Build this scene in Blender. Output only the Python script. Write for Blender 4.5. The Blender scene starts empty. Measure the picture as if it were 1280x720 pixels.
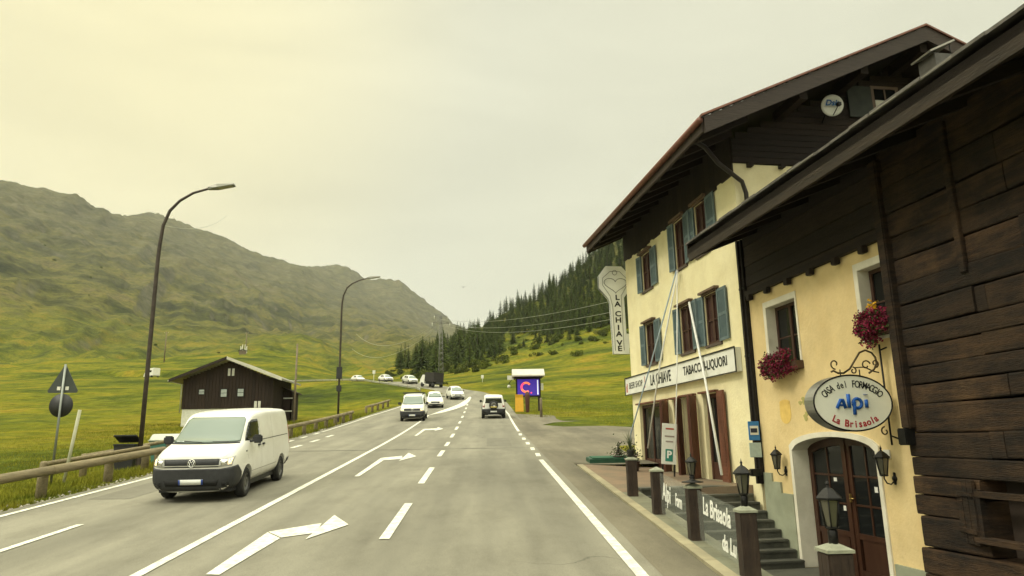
import bpy, bmesh, math, random
import numpy as np
from mathutils import Vector, Matrix
from mathutils.bvhtree import BVHTree
random.seed(7); PI=math.pi
sc=bpy.context.scene
COL=sc.collection
def srgb(r,g,b):
    f=lambda c:(c/255/12.92 if c/255<=.04045 else ((c/255+.055)/1.055)**2.4)
    return (f(r),f(g),f(b),1)
# ------------------------------------------------------------------ camera
FOC=880.; CAMZ=2.35
CR=np.array([0.998982,-0.041552,-0.017581]); CU=np.array([0.008254,-0.214788,0.976626]); CF=np.array([0.044357,0.975776,0.214226])
cam=bpy.data.cameras.new('camera'); camo=bpy.data.objects.new('camera',cam); COL.objects.link(camo)
cam.sensor_width=36; cam.lens=FOC/1280*36; cam.clip_end=20000; cam.clip_start=.05
camo.matrix_world=Matrix(((CR[0],CU[0],-CF[0],0),(CR[1],CU[1],-CF[1],0),(CR[2],CU[2],-CF[2],CAMZ),(0,0,0,1)))
sc.camera=camo
# ------------------------------------------------------------------ materials
MATS={}
def nt(m):
    m.use_nodes=True; t=m.node_tree; return t,t.nodes,t.links
def mat(name,c1,c2=None,scale=4.,rough=.7,bump=0.,metal=0.,rnd=0.,stretch=(1,1,1),bscale=None,detail=6,c3=None,coords='Object',spec=.4,emit=None,emit_s=0,dirt=None,dirt_scale=1.2,dirt_amt=.5,lo=.35,hi=.65):
    if name in MATS: return MATS[name]
    m=bpy.data.materials.new(name); MATS[name]=m
    t,N,L=nt(m); b=N['Principled BSDF']
    b.inputs['Roughness'].default_value=rough; b.inputs['Metallic'].default_value=metal
    b.inputs['Specular IOR Level'].default_value=spec
    tc=N.new('ShaderNodeTexCoord'); mp=N.new('ShaderNodeMapping'); mp.inputs['Scale'].default_value=stretch
    L.new(tc.outputs[coords],mp.inputs['Vector'])
    c1=tuple(c1)+((1,) if len(c1)==3 else ())
    if c2 is None: c2=tuple(x*.82 for x in c1[:3])
    c2=tuple(c2)+((1,) if len(c2)==3 else ())
    n=N.new('ShaderNodeTexNoise'); n.inputs['Scale'].default_value=scale; n.inputs['Detail'].default_value=detail; n.inputs['Roughness'].default_value=.6
    L.new(mp.outputs[0],n.inputs['Vector'])
    r=N.new('ShaderNodeValToRGB'); r.color_ramp.elements[0].position=lo; r.color_ramp.elements[1].position=hi
    r.color_ramp.elements[0].color=c1; r.color_ramp.elements[1].color=c2
    if c3 is not None:
        e=r.color_ramp.elements.new((lo+hi)/2); e.color=tuple(c3)+((1,) if len(c3)==3 else ())
    L.new(n.outputs['Fac'],r.inputs['Fac']); out=r.outputs['Color']
    if dirt:
        n2=N.new('ShaderNodeTexNoise'); n2.inputs['Scale'].default_value=dirt_scale; n2.inputs['Detail'].default_value=8; n2.inputs['Roughness'].default_value=.7
        L.new(tc.outputs[coords],n2.inputs['Vector'])
        mr=N.new('ShaderNodeMapRange'); mr.inputs['From Min'].default_value=.45; mr.inputs['From Max'].default_value=.75; mr.inputs['To Max'].default_value=dirt_amt
        L.new(n2.outputs['Fac'],mr.inputs['Value'])
        mx=N.new('ShaderNodeMix'); mx.data_type='RGBA'; L.new(mr.outputs[0],mx.inputs['Factor']); L.new(out,mx.inputs['A']); mx.inputs['B'].default_value=tuple(dirt)+((1,) if len(dirt)==3 else ())
        out=mx.outputs['Result']
    if rnd:
        a=N.new('ShaderNodeAttribute'); a.attribute_name='rnd'
        mr=N.new('ShaderNodeMapRange'); mr.inputs['To Min'].default_value=1-rnd; mr.inputs['To Max'].default_value=1+rnd
        L.new(a.outputs['Fac'],mr.inputs['Value'])
        mu=N.new('ShaderNodeVectorMath'); mu.operation='SCALE'; L.new(out,mu.inputs[0]); L.new(mr.outputs[0],mu.inputs['Scale']); out=mu.outputs[0]
    L.new(out,b.inputs['Base Color'])
    if bump:
        n3=N.new('ShaderNodeTexNoise'); n3.inputs['Scale'].default_value=bscale or scale*3; n3.inputs['Detail'].default_value=8
        L.new(mp.outputs[0],n3.inputs['Vector'])
        bp=N.new('ShaderNodeBump'); bp.inputs['Strength'].default_value=min(1,bump); bp.inputs['Distance'].default_value=.02 if bump<=1 else .02*bump
        L.new(n3.outputs['Fac'],bp.inputs['Height']); L.new(bp.outputs[0],b.inputs['Normal'])
    if emit:
        b.inputs['Emission Color'].default_value=tuple(emit)+((1,) if len(emit)==3 else ()); b.inputs['Emission Strength'].default_value=emit_s
    return m
def glassy(name,c,rough=.05,alpha=1.):
    m=mat(name,c,c,rough=rough,spec=.8); m.node_tree.nodes['Principled BSDF'].inputs['Alpha'].default_value=alpha
    return m
# ------------------------------------------------------------------ mesh builder
class MB:
    def __init__(s): s.v=[];s.f=[];s.r=[];s.sm=[];s.M=Matrix.Identity(4)
    def raw(s,vs,fs,r=None,smooth=False,M=None):
        b=len(s.v); T=s.M@M if M is not None else s.M
        s.v+= [tuple(T@Vector(p)) for p in vs]
        rr=random.random() if r is None else r
        for f in fs: s.f.append([b+i for i in f]); s.r.append(rr); s.sm.append(smooth)
        return s
    def box(s,x0,x1,y0,y1,z0,z1,r=None,M=None,bev=0):
        if x0>x1:x0,x1=x1,x0
        if y0>y1:y0,y1=y1,y0
        if z0>z1:z0,z1=z1,z0
        if bev:
            bm=bmesh.new(); bmesh.ops.create_cube(bm,size=1)
            for v in bm.verts: v.co=Vector((x0+(v.co.x+.5)*(x1-x0),y0+(v.co.y+.5)*(y1-y0),z0+(v.co.z+.5)*(z1-z0)))
            bmesh.ops.bevel(bm,geom=bm.edges[:],offset=min(bev,.45*min(x1-x0,y1-y0,z1-z0)),segments=2,affect='EDGES')
            s.bm(bm,r=r,M=M); return s
        vs=[(x,y,z) for z in(z0,z1) for y in(y0,y1) for x in(x0,x1)]
        return s.raw(vs,[(0,2,3,1),(4,5,7,6),(0,1,5,4),(2,6,7,3),(0,4,6,2),(1,3,7,5)],r,False,M)
    def bm(s,bm,r=None,smooth=False,M=None):
        bm.verts.index_update(); s.raw([v.co[:] for v in bm.verts],[[v.index for v in f.verts] for f in bm.faces],r,smooth,M); bm.free(); return s
    def tube(s,pts,rad,seg=10,cap=True,r=None,smooth=True,M=None):
        pts=[Vector(p) for p in pts]; n=len(pts)
        if not hasattr(rad,'__len__'): rad=[rad]*n
        vs=[];fs=[]; prev=None
        for i,p in enumerate(pts):
            d=(pts[min(i+1,n-1)]-pts[max(i-1,0)]).normalized()
            if prev is None:
                a=Vector((0,0,1)) if abs(d.z)<.9 else Vector((1,0,0)); x=d.cross(a).normalized()
            else: x=(prev-d*prev.dot(d)).normalized()
            prev=x; y=d.cross(x)
            for k in range(seg):
                t=2*PI*k/seg; vs.append(tuple(p+(x*math.cos(t)+y*math.sin(t))*rad[i]))
        for i in range(n-1):
            for k in range(seg): fs.append((i*seg+k,i*seg+(k+1)%seg,(i+1)*seg+(k+1)%seg,(i+1)*seg+k))
        if cap: fs.append(tuple(range(seg))[::-1]); fs.append(tuple(range((n-1)*seg,n*seg)))
        return s.raw(vs,fs,r,smooth,M)
    def lathe(s,prof,seg=24,axis='z',c=(0,0,0),r=None,smooth=True,M=None):
        vs=[];fs=[];n=len(prof)
        for (rr,h) in prof:
            for k in range(seg):
                t=2*PI*k/seg; a,b=rr*math.cos(t),rr*math.sin(t)
                p={'z':(a,b,h),'x':(h,a,b),'y':(b,h,a)}[axis]; vs.append((p[0]+c[0],p[1]+c[1],p[2]+c[2]))
        for i in range(n-1):
            for k in range(seg): fs.append((i*seg+k,i*seg+(k+1)%seg,(i+1)*seg+(k+1)%seg,(i+1)*seg+k))
        if prof[0][0]>1e-6: fs.append(tuple(range(seg))[::-1])
        if prof[-1][0]>1e-6: fs.append(tuple(range((n-1)*seg,n*seg)))
        return s.raw(vs,fs,r,smooth,M)
    def prism(s,poly,plane,a,b,r=None,M=None):
        # poly 2D; plane 'xz' extruded in y, 'yz' in x, 'xy' in z
        n=len(poly)
        f={'xz':lambda p,h:(p[0],h,p[1]),'yz':lambda p,h:(h,p[0],p[1]),'xy':lambda p,h:(p[0],p[1],h)}[plane]
        vs=[f(p,a) for p in poly]+[f(p,b) for p in poly]
        fs=[tuple(range(n)),tuple(range(2*n-1,n-1,-1))]+[(i,(i+1)%n,n+(i+1)%n,n+i) for i in range(n)]
        return s.raw(vs,fs,r,False,M)
    def build(s,name,m,parent=None,base=None,fix=True):
        me=bpy.data.meshes.new(name)
        v=s.v
        if base is not None: v=[(a-base[0],b-base[1],c-base[2]) for a,b,c in v]
        me.from_pydata(v,[],s.f)
        at=me.attributes.new('rnd','FLOAT','FACE'); at.data.foreach_set('value',s.r)
        me.polygons.foreach_set('use_smooth',s.sm)
        if fix:
            bm=bmesh.new(); bm.from_mesh(me); bmesh.ops.recalc_face_normals(bm,faces=bm.faces); bm.to_mesh(me); bm.free()
        me.materials.append(m if not isinstance(m,str) else MATS[m])
        o=bpy.data.objects.new(name,me); COL.objects.link(o)
        if parent is not None: o.parent=parent
        return o
def tag(o,label=None,cat=None,group=None,kind=None):
    if label:o['label']=label
    if cat:o['category']=cat
    if group:o['group']=group
    if kind:o['kind']=kind
    return o
def thing(name,label,cat,loc=(0,0,0),rz=0,group=None):
    o=bpy.data.objects.new(name,None); COL.objects.link(o); o.location=loc; o.rotation_euler=(0,0,rz); o.empty_display_size=.2
    return tag(o,label,cat,group)
def kids(o): return [c for c in COL.objects if c.parent==o]
def copy_tree(o,parent=None):
    ks=kids(o); c=o.copy(); COL.objects.link(c)
    if parent is not None: c.parent=parent
    for k in ks: copy_tree(k,c)
    return c
def text_geo(st,size,ext=.004,xs=1.,shear=0,align='CENTER',bold=0):
    cu=bpy.data.curves.new('tmp_text','FONT'); cu.body=st; cu.size=size; cu.extrude=ext; cu.align_x=align; cu.align_y='CENTER'; cu.shear=shear; cu.offset=bold; cu.resolution_u=3
    o=bpy.data.objects.new('tmp_text',cu); COL.objects.link(o)
    dg=bpy.context.evaluated_depsgraph_get(); dg.update(); me=bpy.data.meshes.new_from_object(o.evaluated_get(dg))
    vs=[(v.co.x*xs,v.co.y,v.co.z) for v in me.vertices]; fs=[tuple(p.vertices) for p in me.polygons]
    bpy.data.objects.remove(o); bpy.data.curves.remove(cu); bpy.data.meshes.remove(me)
    return vs,fs
# facade frame: local x into the building (= -off), y along the facade away from the camera, z up
FA=Vector((6.09,17.98,0)); FR=math.atan2(.11,1); FU=Vector((-math.sin(FR),math.cos(FR),0)); FN=Vector((math.cos(FR),math.sin(FR),0))
def FP(off,s,z): p=FA-FN*off+FU*s; return (p.x,p.y,z)
def zr(Y):
    Y=np.asarray(Y,float)
    a=.07*Y; q=.00041*np.clip(np.minimum(Y,135)-30,0,None)**2
    return a+q+np.where(Y>135,.017*(Y-135),0)
def Z(Y): return float(zr(Y))
# ------------------------------------------------------------------ world + light
w=bpy.data.worlds.new('World'); sc.world=w; w.use_nodes=True
N=w.node_tree.nodes; L=w.node_tree.links; bg=N['Background']
SUN_EL=math.radians(42); SUN_AZ=math.radians(-104)   # azimuth from +Y towards +X
sky=N.new('ShaderNodeTexSky'); sky.sky_type='NISHITA'; sky.sun_disc=False; sky.sun_elevation=SUN_EL; sky.sun_rotation=SUN_AZ; sky.air_density=1.4; sky.dust_density=4; sky.altitude=1800
tc=N.new('ShaderNodeTexCoord'); sep=N.new('ShaderNodeSeparateXYZ'); L.new(tc.outputs['Generated'],sep.inputs[0])
mp=N.new('ShaderNodeMapping'); mp.inputs['Scale'].default_value=(1,1,3.6); L.new(tc.outputs['Generated'],mp.inputs[0])
cn=N.new('ShaderNodeTexNoise'); cn.inputs['Scale'].default_value=1.7; cn.inputs['Detail'].default_value=7; cn.inputs['Roughness'].default_value=.52; cn.inputs['Distortion'].default_value=.5; L.new(mp.outputs[0],cn.inputs['Vector'])
# overcast layer brightness rises towards the zenith
zr_=N.new('ShaderNodeMapRange'); zr_.inputs['From Min'].default_value=.58; zr_.inputs['From Max'].default_value=.95; zr_.inputs['To Min'].default_value=.97; zr_.inputs['To Max'].default_value=5.2; L.new(sep.outputs['Z'],zr_.inputs['Value'])
dirv=Vector((math.sin(math.radians(-42))*math.cos(math.radians(28)),math.cos(math.radians(-42))*math.cos(math.radians(28)),math.sin(math.radians(28))))
dt=N.new('ShaderNodeVectorMath'); dt.operation='DOT_PRODUCT'; L.new(tc.outputs['Generated'],dt.inputs[0]); dt.inputs[1].default_value=dirv
gr=N.new('ShaderNodeMapRange'); gr.inputs['From Min'].default_value=.78; gr.inputs['From Max'].default_value=1.0; gr.interpolation_type='SMOOTHSTEP'; L.new(dt.outputs['Value'],gr.inputs['Value'])
cc=N.new('ShaderNodeMix'); cc.data_type='RGBA'; cc.inputs['A'].default_value=srgb(229,227,202); cc.inputs['B'].default_value=srgb(252,241,190); L.new(gr.outputs[0],cc.inputs['Factor'])
cm=N.new('ShaderNodeMapRange'); cm.inputs['From Min'].default_value=.3; cm.inputs['From Max'].default_value=.7; cm.inputs['To Min'].default_value=.88; cm.inputs['To Max'].default_value=1.08; L.new(cn.outputs['Fac'],cm.inputs['Value'])
m1=N.new('ShaderNodeMath'); m1.operation='MULTIPLY'; bk=N.new('ShaderNodeMapRange'); bk.inputs['From Min'].default_value=.15; bk.inputs['From Max'].default_value=-.9; bk.inputs['To Min'].default_value=1; bk.inputs['To Max'].default_value=1.9; L.new(sep.outputs['Y'],bk.inputs['Value']); mb_=N.new('ShaderNodeMath'); mb_.operation='MULTIPLY'; L.new(zr_.outputs[0],mb_.inputs[0]); L.new(bk.outputs[0],mb_.inputs[1]); L.new(mb_.outputs[0],m1.inputs[0]); L.new(cm.outputs[0],m1.inputs[1])  # bk: added brightening of the unseen sky behind the camera, lifts camera-facing surfaces
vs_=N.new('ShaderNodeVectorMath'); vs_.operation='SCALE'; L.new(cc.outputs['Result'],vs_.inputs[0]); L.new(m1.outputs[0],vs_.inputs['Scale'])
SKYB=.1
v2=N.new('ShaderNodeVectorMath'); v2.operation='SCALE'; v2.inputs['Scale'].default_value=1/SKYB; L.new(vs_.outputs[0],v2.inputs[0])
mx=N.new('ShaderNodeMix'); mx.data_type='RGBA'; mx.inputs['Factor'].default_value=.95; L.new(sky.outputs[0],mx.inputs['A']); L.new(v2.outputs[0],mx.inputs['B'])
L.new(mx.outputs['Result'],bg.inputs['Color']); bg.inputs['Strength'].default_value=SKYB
sl=bpy.data.lights.new('sun','SUN'); sl.energy=1.5; sl.angle=math.radians(10); sl.color=(1,.93,.76)
so=bpy.data.objects.new('sun',sl); COL.objects.link(so)
sd=Vector((math.sin(SUN_AZ)*math.cos(SUN_EL),math.cos(SUN_AZ)*math.cos(SUN_EL),math.sin(SUN_EL)))
so.rotation_euler=sd.to_track_quat('Z','Y').to_euler()
vs=sc.view_settings; vs.view_transform='Standard'; vs.look='None'; vs.exposure=.05; vs.gamma=1; vs.use_curve_mapping=False
sc.render.engine='CYCLES'
sc.cycles.volume_bounces=0; sc.cycles.max_bounces=6

# ------------------------------------------------------------------ terrain
def vnoise(x,y,seed=0):
    xi=np.floor(x).astype(np.int64); yi=np.floor(y).astype(np.int64); fx=x-xi; fy=y-yi
    fx=fx*fx*(3-2*fx); fy=fy*fy*(3-2*fy)
    def h(a,b):
        n=(a*374761393+b*668265263+seed*1442695041)&0xffffffff; n=((n^(n>>13))*1274126177)&0xffffffff
        return ((n^(n>>16))&0xffff)/65535.
    return (h(xi,yi)*(1-fx)+h(xi+1,yi)*fx)*(1-fy)+(h(xi,yi+1)*(1-fx)+h(xi+1,yi+1)*fx)*fy
def fbm(x,y,oct=5,seed=0,ridge=False,g=.5):
    s=0;a=1;t=0
    for i in range(oct):
        n=vnoise(x*2**i+i*17.3,y*2**i-i*9.1,seed+i)
        if ridge: n=1-abs(2*n-1)
        s=s+a*n;t+=a;a*=g
    return s/t
def pixdir(x,y):
    v=CF*FOC+CR*(x-640)+CU*(360-y); h=math.hypot(v[0],v[1]); return math.atan2(v[0],v[1]),v[2]/h
ROWS=[ # horizontal distance, then picture heights of the land at that distance, left to right
(160,[(0,488),(200,484),(400,484),(480,484),(560,483),(600,478),(700,470),(800,462),(1280,420)]),
(230,[(0,476),(100,468),(200,468),(300,472),(400,478),(480,479),(540,477),(600,468),(700,455),(800,442),(1280,340)]),
(300,[(0,470),(100,462),(200,459),(260,455),(300,452),(380,458),(430,470),(480,474),(520,472),(560,464),(600,455),(700,436),(800,415),(1280,270)]),
(380,[(0,462),(100,453),(200,451),(260,445),(300,441),(330,439),(370,444),(415,463),(450,468),(480,468),(520,462),(560,450),(600,438),(640,424),(700,404),(800,372),(1280,200)]),
(440,[(0,462),(200,458),(300,452),(400,468),(480,470),(520,458),(560,444),(600,426),(640,408),(700,380),(745,350),(800,315),(1000,180),(1280,200)]),
(520,[(0,466),(200,464),(300,458),(400,470),(480,474),(520,455),(560,436),(600,416),(640,395),(670,378),(700,356),(745,316),(800,272),(1000,170),(1280,190)]),
(640,[(0,440),(100,445),(200,450),(300,452),(400,466),(480,475),(600,440),(700,400),(800,340),(1000,180),(1280,80)]),
(720,[(0,410),(100,428),(200,440),(300,436),(330,428),(400,434),(420,445),(480,462),(600,445),(700,420),(800,380),(1280,150)]),
(1000,[(0,345),(100,372),(200,408),(300,420),(400,424),(480,440),(560,446),(700,430),(1280,250)]),
(1350,[(0,275),(100,312),(200,350),(300,385),(400,412),(480,425),(560,436),(1280,300)]),
(1750,[(-200,190),(0,229),(40,238),(80,242),(120,257),(150,266),(175,276),(200,292),(250,318),(300,345),(350,368),(400,385),(450,402),(520,420),(560,428),(1280,380)]),
(2300,[(-200,260),(0,280),(120,282),(160,274),(175,270),(185,266),(215,273),(240,284),(280,297),(320,314),(350,325),(380,336),(400,350),(450,375),(500,395),(560,420),(1280,400)]),
(3000,[(-200,330),(0,330),(300,338),(380,338),(395,333),(430,333),(440,339),(455,348),(470,351),(480,351),(500,354),(520,368),(540,383),(568,404),(620,425),(1280,430)]),
(4200,[(-200,420),(0,430),(560,470),(1280,470)]),
(6500,[(-200,500),(1280,510)])]
rows=[]
for r,pl in ROWS:
    ps=sorted(pixdir(*p) for p in pl); rows.append((r,[a for a,e in ps],[e for a,e in ps]))
RL=np.log(np.array([r for r,_,_ in rows]))
ROADC=np.array([(-3.2,96),(-3.6,103),(-5.8,111),(-9.5,119),(-14,128),(-20,139),(-28,153),(-38,170),(-50,187),(-66,203),(-90,218),(-130,232)],float)
def zroad_far(Y): return zr(Y)
def nearz(x,y):
    z=zr(y)
    lft=np.clip((-x-10.6)/30,0,1); z=z-.55*np.clip((-x-10.6)/4,0,1)+lft*lft*1.2*0
    z=z+.06*np.clip(x-12,0,None)*np.clip((y-30)/40,0,1)
    z=z-.5*np.exp(-((x-14)/8.)**2)*0
    return z
def terrain(x,y,noise=True):
    x=np.asarray(x,float);y=np.asarray(y,float)
    r=np.hypot(x,y)+1e-6; az=np.arctan2(x,y)
    E=np.stack([np.interp(az,a,e) for _,a,e in rows]) # rows x pts
    lr=np.log(np.clip(r,rows[0][0],rows[-1][0]))
    k=np.clip(np.searchsorted(RL,lr,side='right')-1,0,len(RL)-2)
    t=(lr-RL[k])/(RL[k+1]-RL[k]); idx=np.arange(len(r)) if r.ndim else 0
    e=E[k,idx]*(1-t)+E[k+1,idx]*t
    zp=CAMZ+r*e
    rug=np.clip((r-520)/700,0,1)
    left=np.clip((-.02-az)/.1,0,1)*.6+.4
    # mountains: ravines and spurs, running down slope
    n1=fbm(x/210.+y/900.,y/520.,6,3,True)-.62; n2=fbm(x/38.,y/38.,5,11,True)-.6
    zp=zp+rug*(n1*.052*r*np.clip(1-np.abs(r-1250)/900,.22,1)+n2*.009*r)
    gul=fbm(x/55.+y/160.,y/200.,4,23,True)-.6
    zp=zp+gul*np.clip((r-200)/300,0,1)*26*np.clip(1-(r-1500)/800,0,1)*np.clip((r-230)/250,.2,1)*np.where(az<.1,1,.35)
    zp=zp+(fbm(x/35.,y/35.,4,31)-.5)*np.clip((r-110)/200,0,1)*3.
    zn=nearz(x,y)+(fbm(x/9.,y/9.,3,5)-.5)*.5*np.clip((np.abs(x+4)-9)/10,0,1)
    bl=np.clip((r-105)/55,0,1); bl=bl*bl*(3-2*bl)
    zz=zn*(1-bl)+zp*bl
    back=np.clip((np.abs(az)-1.2)/.6,0,1); zz=zz*(1-back)+(zn*.6)*back*np.clip(1-r/400,0,1)+zz*back*0+back*np.clip(r/400,0,1)*(-10)
    # road bed in the distance
    d=np.full(x.shape,1e9); zc=np.zeros(x.shape)
    for i in range(len(ROADC)-1):
        p=ROADC[i];q=ROADC[i+1];v=q-p;L2=v@v
        tt=np.clip(((x-p[0])*v[0]+(y-p[1])*v[1])/L2,0,1); dd=np.hypot(x-p[0]-tt*v[0],y-p[1]-tt*v[1]); yy=p[1]+tt*v[1]
        m=dd<d; d=np.where(m,dd,d); zc=np.where(m,zr(yy),zc)
    k2=np.clip(1-(d-5.5)/14,0,1); k2=k2*k2*(3-2*k2); zz=zz*(1-k2)+(zc-.06)*k2
    # straight road bed and the sunken yard by the shops
    m=(y<100)&(y>-60); lat=np.clip(np.maximum(-10.4-x,x-3.2)/3.,0,1); lat=lat*lat*(3-2*lat)
    k3=np.where(m,1-lat,0)*np.clip((104-y)/8,0,1); zz=zz*(1-k3)+(zr(y)-.05)*k3
    yard=(x>3.25)&(x<22)&(y<23.2)&(y>-20); zz=np.where(yard,np.minimum(zz,-.6),zz)
    return zz
def T(x,y): return float(terrain(np.array([x]),np.array([y]))[0])
azs=np.concatenate([np.linspace(-PI,-.85,40)[:-1],np.linspace(-.85,.85,620),np.linspace(.85,PI,40)[1:-1]])
rs=[];r_=.8
while r_<6500: rs.append(r_); r_*=(1.035 if r_<45 else 1.022 if r_<200 else 1.0135 if r_<700 else 1.012)
rs=np.array(rs); A_,R_=np.meshgrid(azs,rs); X=(R_*np.sin(A_)).ravel(); Y=(R_*np.cos(A_)).ravel(); Zt=terrain(X,Y)
na=len(azs); nr=len(rs)
ii,jj=np.meshgrid(np.arange(nr-1),np.arange(na),indexing='ij'); j2=(jj+1)%na
F_=np.stack([ii*na+jj,ii*na+j2,(ii+1)*na+j2,(ii+1)*na+jj],-1).reshape(-1,4)
me=bpy.data.meshes.new('ground')
cidx=len(X); V=np.stack([X,Y,Zt],1); V=np.vstack([V,[0,0,-.05]])
me.vertices.add(len(V)); me.vertices.foreach_set('co',V.ravel())
nf=len(F_)+na
me.loops.add(len(F_)*4+na*3); 
tri=np.stack([np.full(na,cidx),(np.arange(na)+1)%na,np.arange(na)],1)
me.loops.foreach_set('vertex_index',np.concatenate([F_[:,::-1].ravel(),tri[:,::1].ravel()]).astype(np.int32))
me.polygons.add(nf); ls=np.concatenate([np.arange(len(F_))*4,len(F_)*4+np.arange(na)*3]); lt=np.concatenate([np.full(len(F_),4),np.full(na,3)])
me.polygons.foreach_set('loop_start',ls.astype(np.int32)); me.polygons.foreach_set('loop_total',lt.astype(np.int32)); me.polygons.foreach_set('use_smooth',np.ones(nf,bool))
me.update(); me.validate()
go=bpy.data.objects.new('ground',me); COL.objects.link(go); tag(go,kind='structure')
def ground_mat():
    m=bpy.data.materials.new('alpine_ground'); t,N,L=nt(m); b=N['Principled BSDF']; b.inputs['Roughness'].default_value=.95; b.inputs['Specular IOR Level'].default_value=.1
    g=N.new('ShaderNodeNewGeometry'); tc=N.new('ShaderNodeTexCoord')
    def noise(s,d=6,st=(1,1,1),ro=.6):
        mp=N.new('ShaderNodeMapping'); mp.inputs['Scale'].default_value=st; L.new(tc.outputs['Object'],mp.inputs[0])
        n=N.new('ShaderNodeTexNoise'); n.inputs['Scale'].default_value=s; n.inputs['Detail'].default_value=d; n.inputs['Roughness'].default_value=ro; L.new(mp.outputs[0],n.inputs['Vector']); return n.outputs['Fac']
    def ramp(f,stops):
        r=N.new('ShaderNodeValToRGB'); L.new(f,r.inputs[0]); e=r.color_ramp.elements; e[0].position=stops[0][0]; e[0].color=stops[0][1]; e[1].position=stops[-1][0]; e[1].color=stops[-1][1]
        for p,c in stops[1:-1]: q=e.new(p); q.color=c
        return r.outputs[0]
    def mr(f,a,b_,c=0,d=1):
        q=N.new('ShaderNodeMapRange'); q.inputs[1].default_value=a;q.inputs[2].default_value=b_;q.inputs[3].default_value=c;q.inputs[4].default_value=d; L.new(f,q.inputs[0]); return q.outputs[0]
    def mix(f,a,c):
        q=N.new('ShaderNodeMix'); q.data_type='RGBA'; L.new(f,q.inputs['Factor']); L.new(a,q.inputs['A']); L.new(c,q.inputs['B']); return q.outputs['Result']
    def mul(a,c):
        q=N.new('ShaderNodeMath'); q.operation='MULTIPLY'; L.new(a,q.inputs[0]); L.new(c,q.inputs[1]); return q.outputs[0]
    c=lambda r,g_,b_:(r,g_,b_,1)
    meadow=ramp(noise(.045,8,(1,1,1),.65),[(.32,c(.026,.040,.005)),(.44,c(.075,.095,.008)),(.54,c(.150,.148,.010)),(.66,c(.22,.165,.018))])
    fine=ramp(noise(.55,10,(1,1,1),.75),[(.34,c(.45,.52,.4)),(.66,c(1.4,1.35,1.15))])
    q=N.new('ShaderNodeMix'); q.data_type='RGBA'; q.blend_type='MULTIPLY'; q.inputs['Factor'].default_value=1; L.new(meadow,q.inputs['A']); L.new(fine,q.inputs['B']); meadow=q.outputs['Result']
    alp=ramp(noise(.011,10,(1,1,1.6),.68),[(.36,c(.014,.019,.006)),(.46,c(.042,.046,.012)),(.54,c(.098,.092,.022)),(.66,c(.098,.082,.036))])
    af=ramp(noise(.11,10,(1,1,1),.75),[(.36,c(.45,.48,.45)),(.5,c(1,1,1)),(.64,c(1.45,1.4,1.3))])
    q=N.new('ShaderNodeMix'); q.data_type='RGBA'; q.blend_type='MULTIPLY'; q.inputs['Factor'].default_value=1; L.new(alp,q.inputs['A']); L.new(af,q.inputs['B']); alp=q.outputs['Result']
    rock=ramp(noise(.03,12,(1,1,2),.75),[(.3,c(.028,.031,.018)),(.5,c(.085,.082,.050)),(.7,c(.17,.155,.11))])
    sp=N.new('ShaderNodeSeparateXYZ'); L.new(g.outputs['Position'],sp.inputs[0])
    hn=noise(.006,8)
    ad=N.new('ShaderNodeMath'); ad.operation='MULTIPLY_ADD'; L.new(hn,ad.inputs[0]); ad.inputs[1].default_value=160; L.new(sp.outputs['Z'],ad.inputs[2])
    col=mix(mr(ad.outputs[0],125,260),meadow,alp)
    nz=N.new('ShaderNodeSeparateXYZ'); L.new(g.outputs['Normal'],nz.inputs[0])
    rn=noise(.02,9,(1,1,1),.7)
    ad2=N.new('ShaderNodeMath'); ad2.operation='MULTIPLY_ADD'; L.new(rn,ad2.inputs[0]); ad2.inputs[1].default_value=500; L.new(sp.outputs['Z'],ad2.inputs[2])
    high=mr(ad2.outputs[0],430,700,0,.7)
    col=mix(high,col,rock)
    st=N.new('ShaderNodeMath'); st.operation='MULTIPLY_ADD'; L.new(rn,st.inputs[0]); st.inputs[1].default_value=-.35; L.new(nz.outputs['Z'],st.inputs[2])
    col=mix(mr(st.outputs[0],.62,.48,0,.85),col,rock)
    L.new(col,b.inputs['Base Color'])
    bp=N.new('ShaderNodeBump'); bp.inputs['Strength'].default_value=.7; bp.inputs['Distance'].default_value=.12; L.new(noise(2.2,8,(1,1,1),.7),bp.inputs['Height'])
    bp2=N.new('ShaderNodeBump'); bp2.inputs['Strength'].default_value=.8; bp2.inputs['Distance'].default_value=14; L.new(noise(.03,9,(1,1,1),.65),bp2.inputs['Height']); L.new(bp.outputs[0],bp2.inputs['Normal'])
    L.new(bp2.outputs[0],b.inputs['Normal'])
    return m
me.materials.append(ground_mat())
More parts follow.
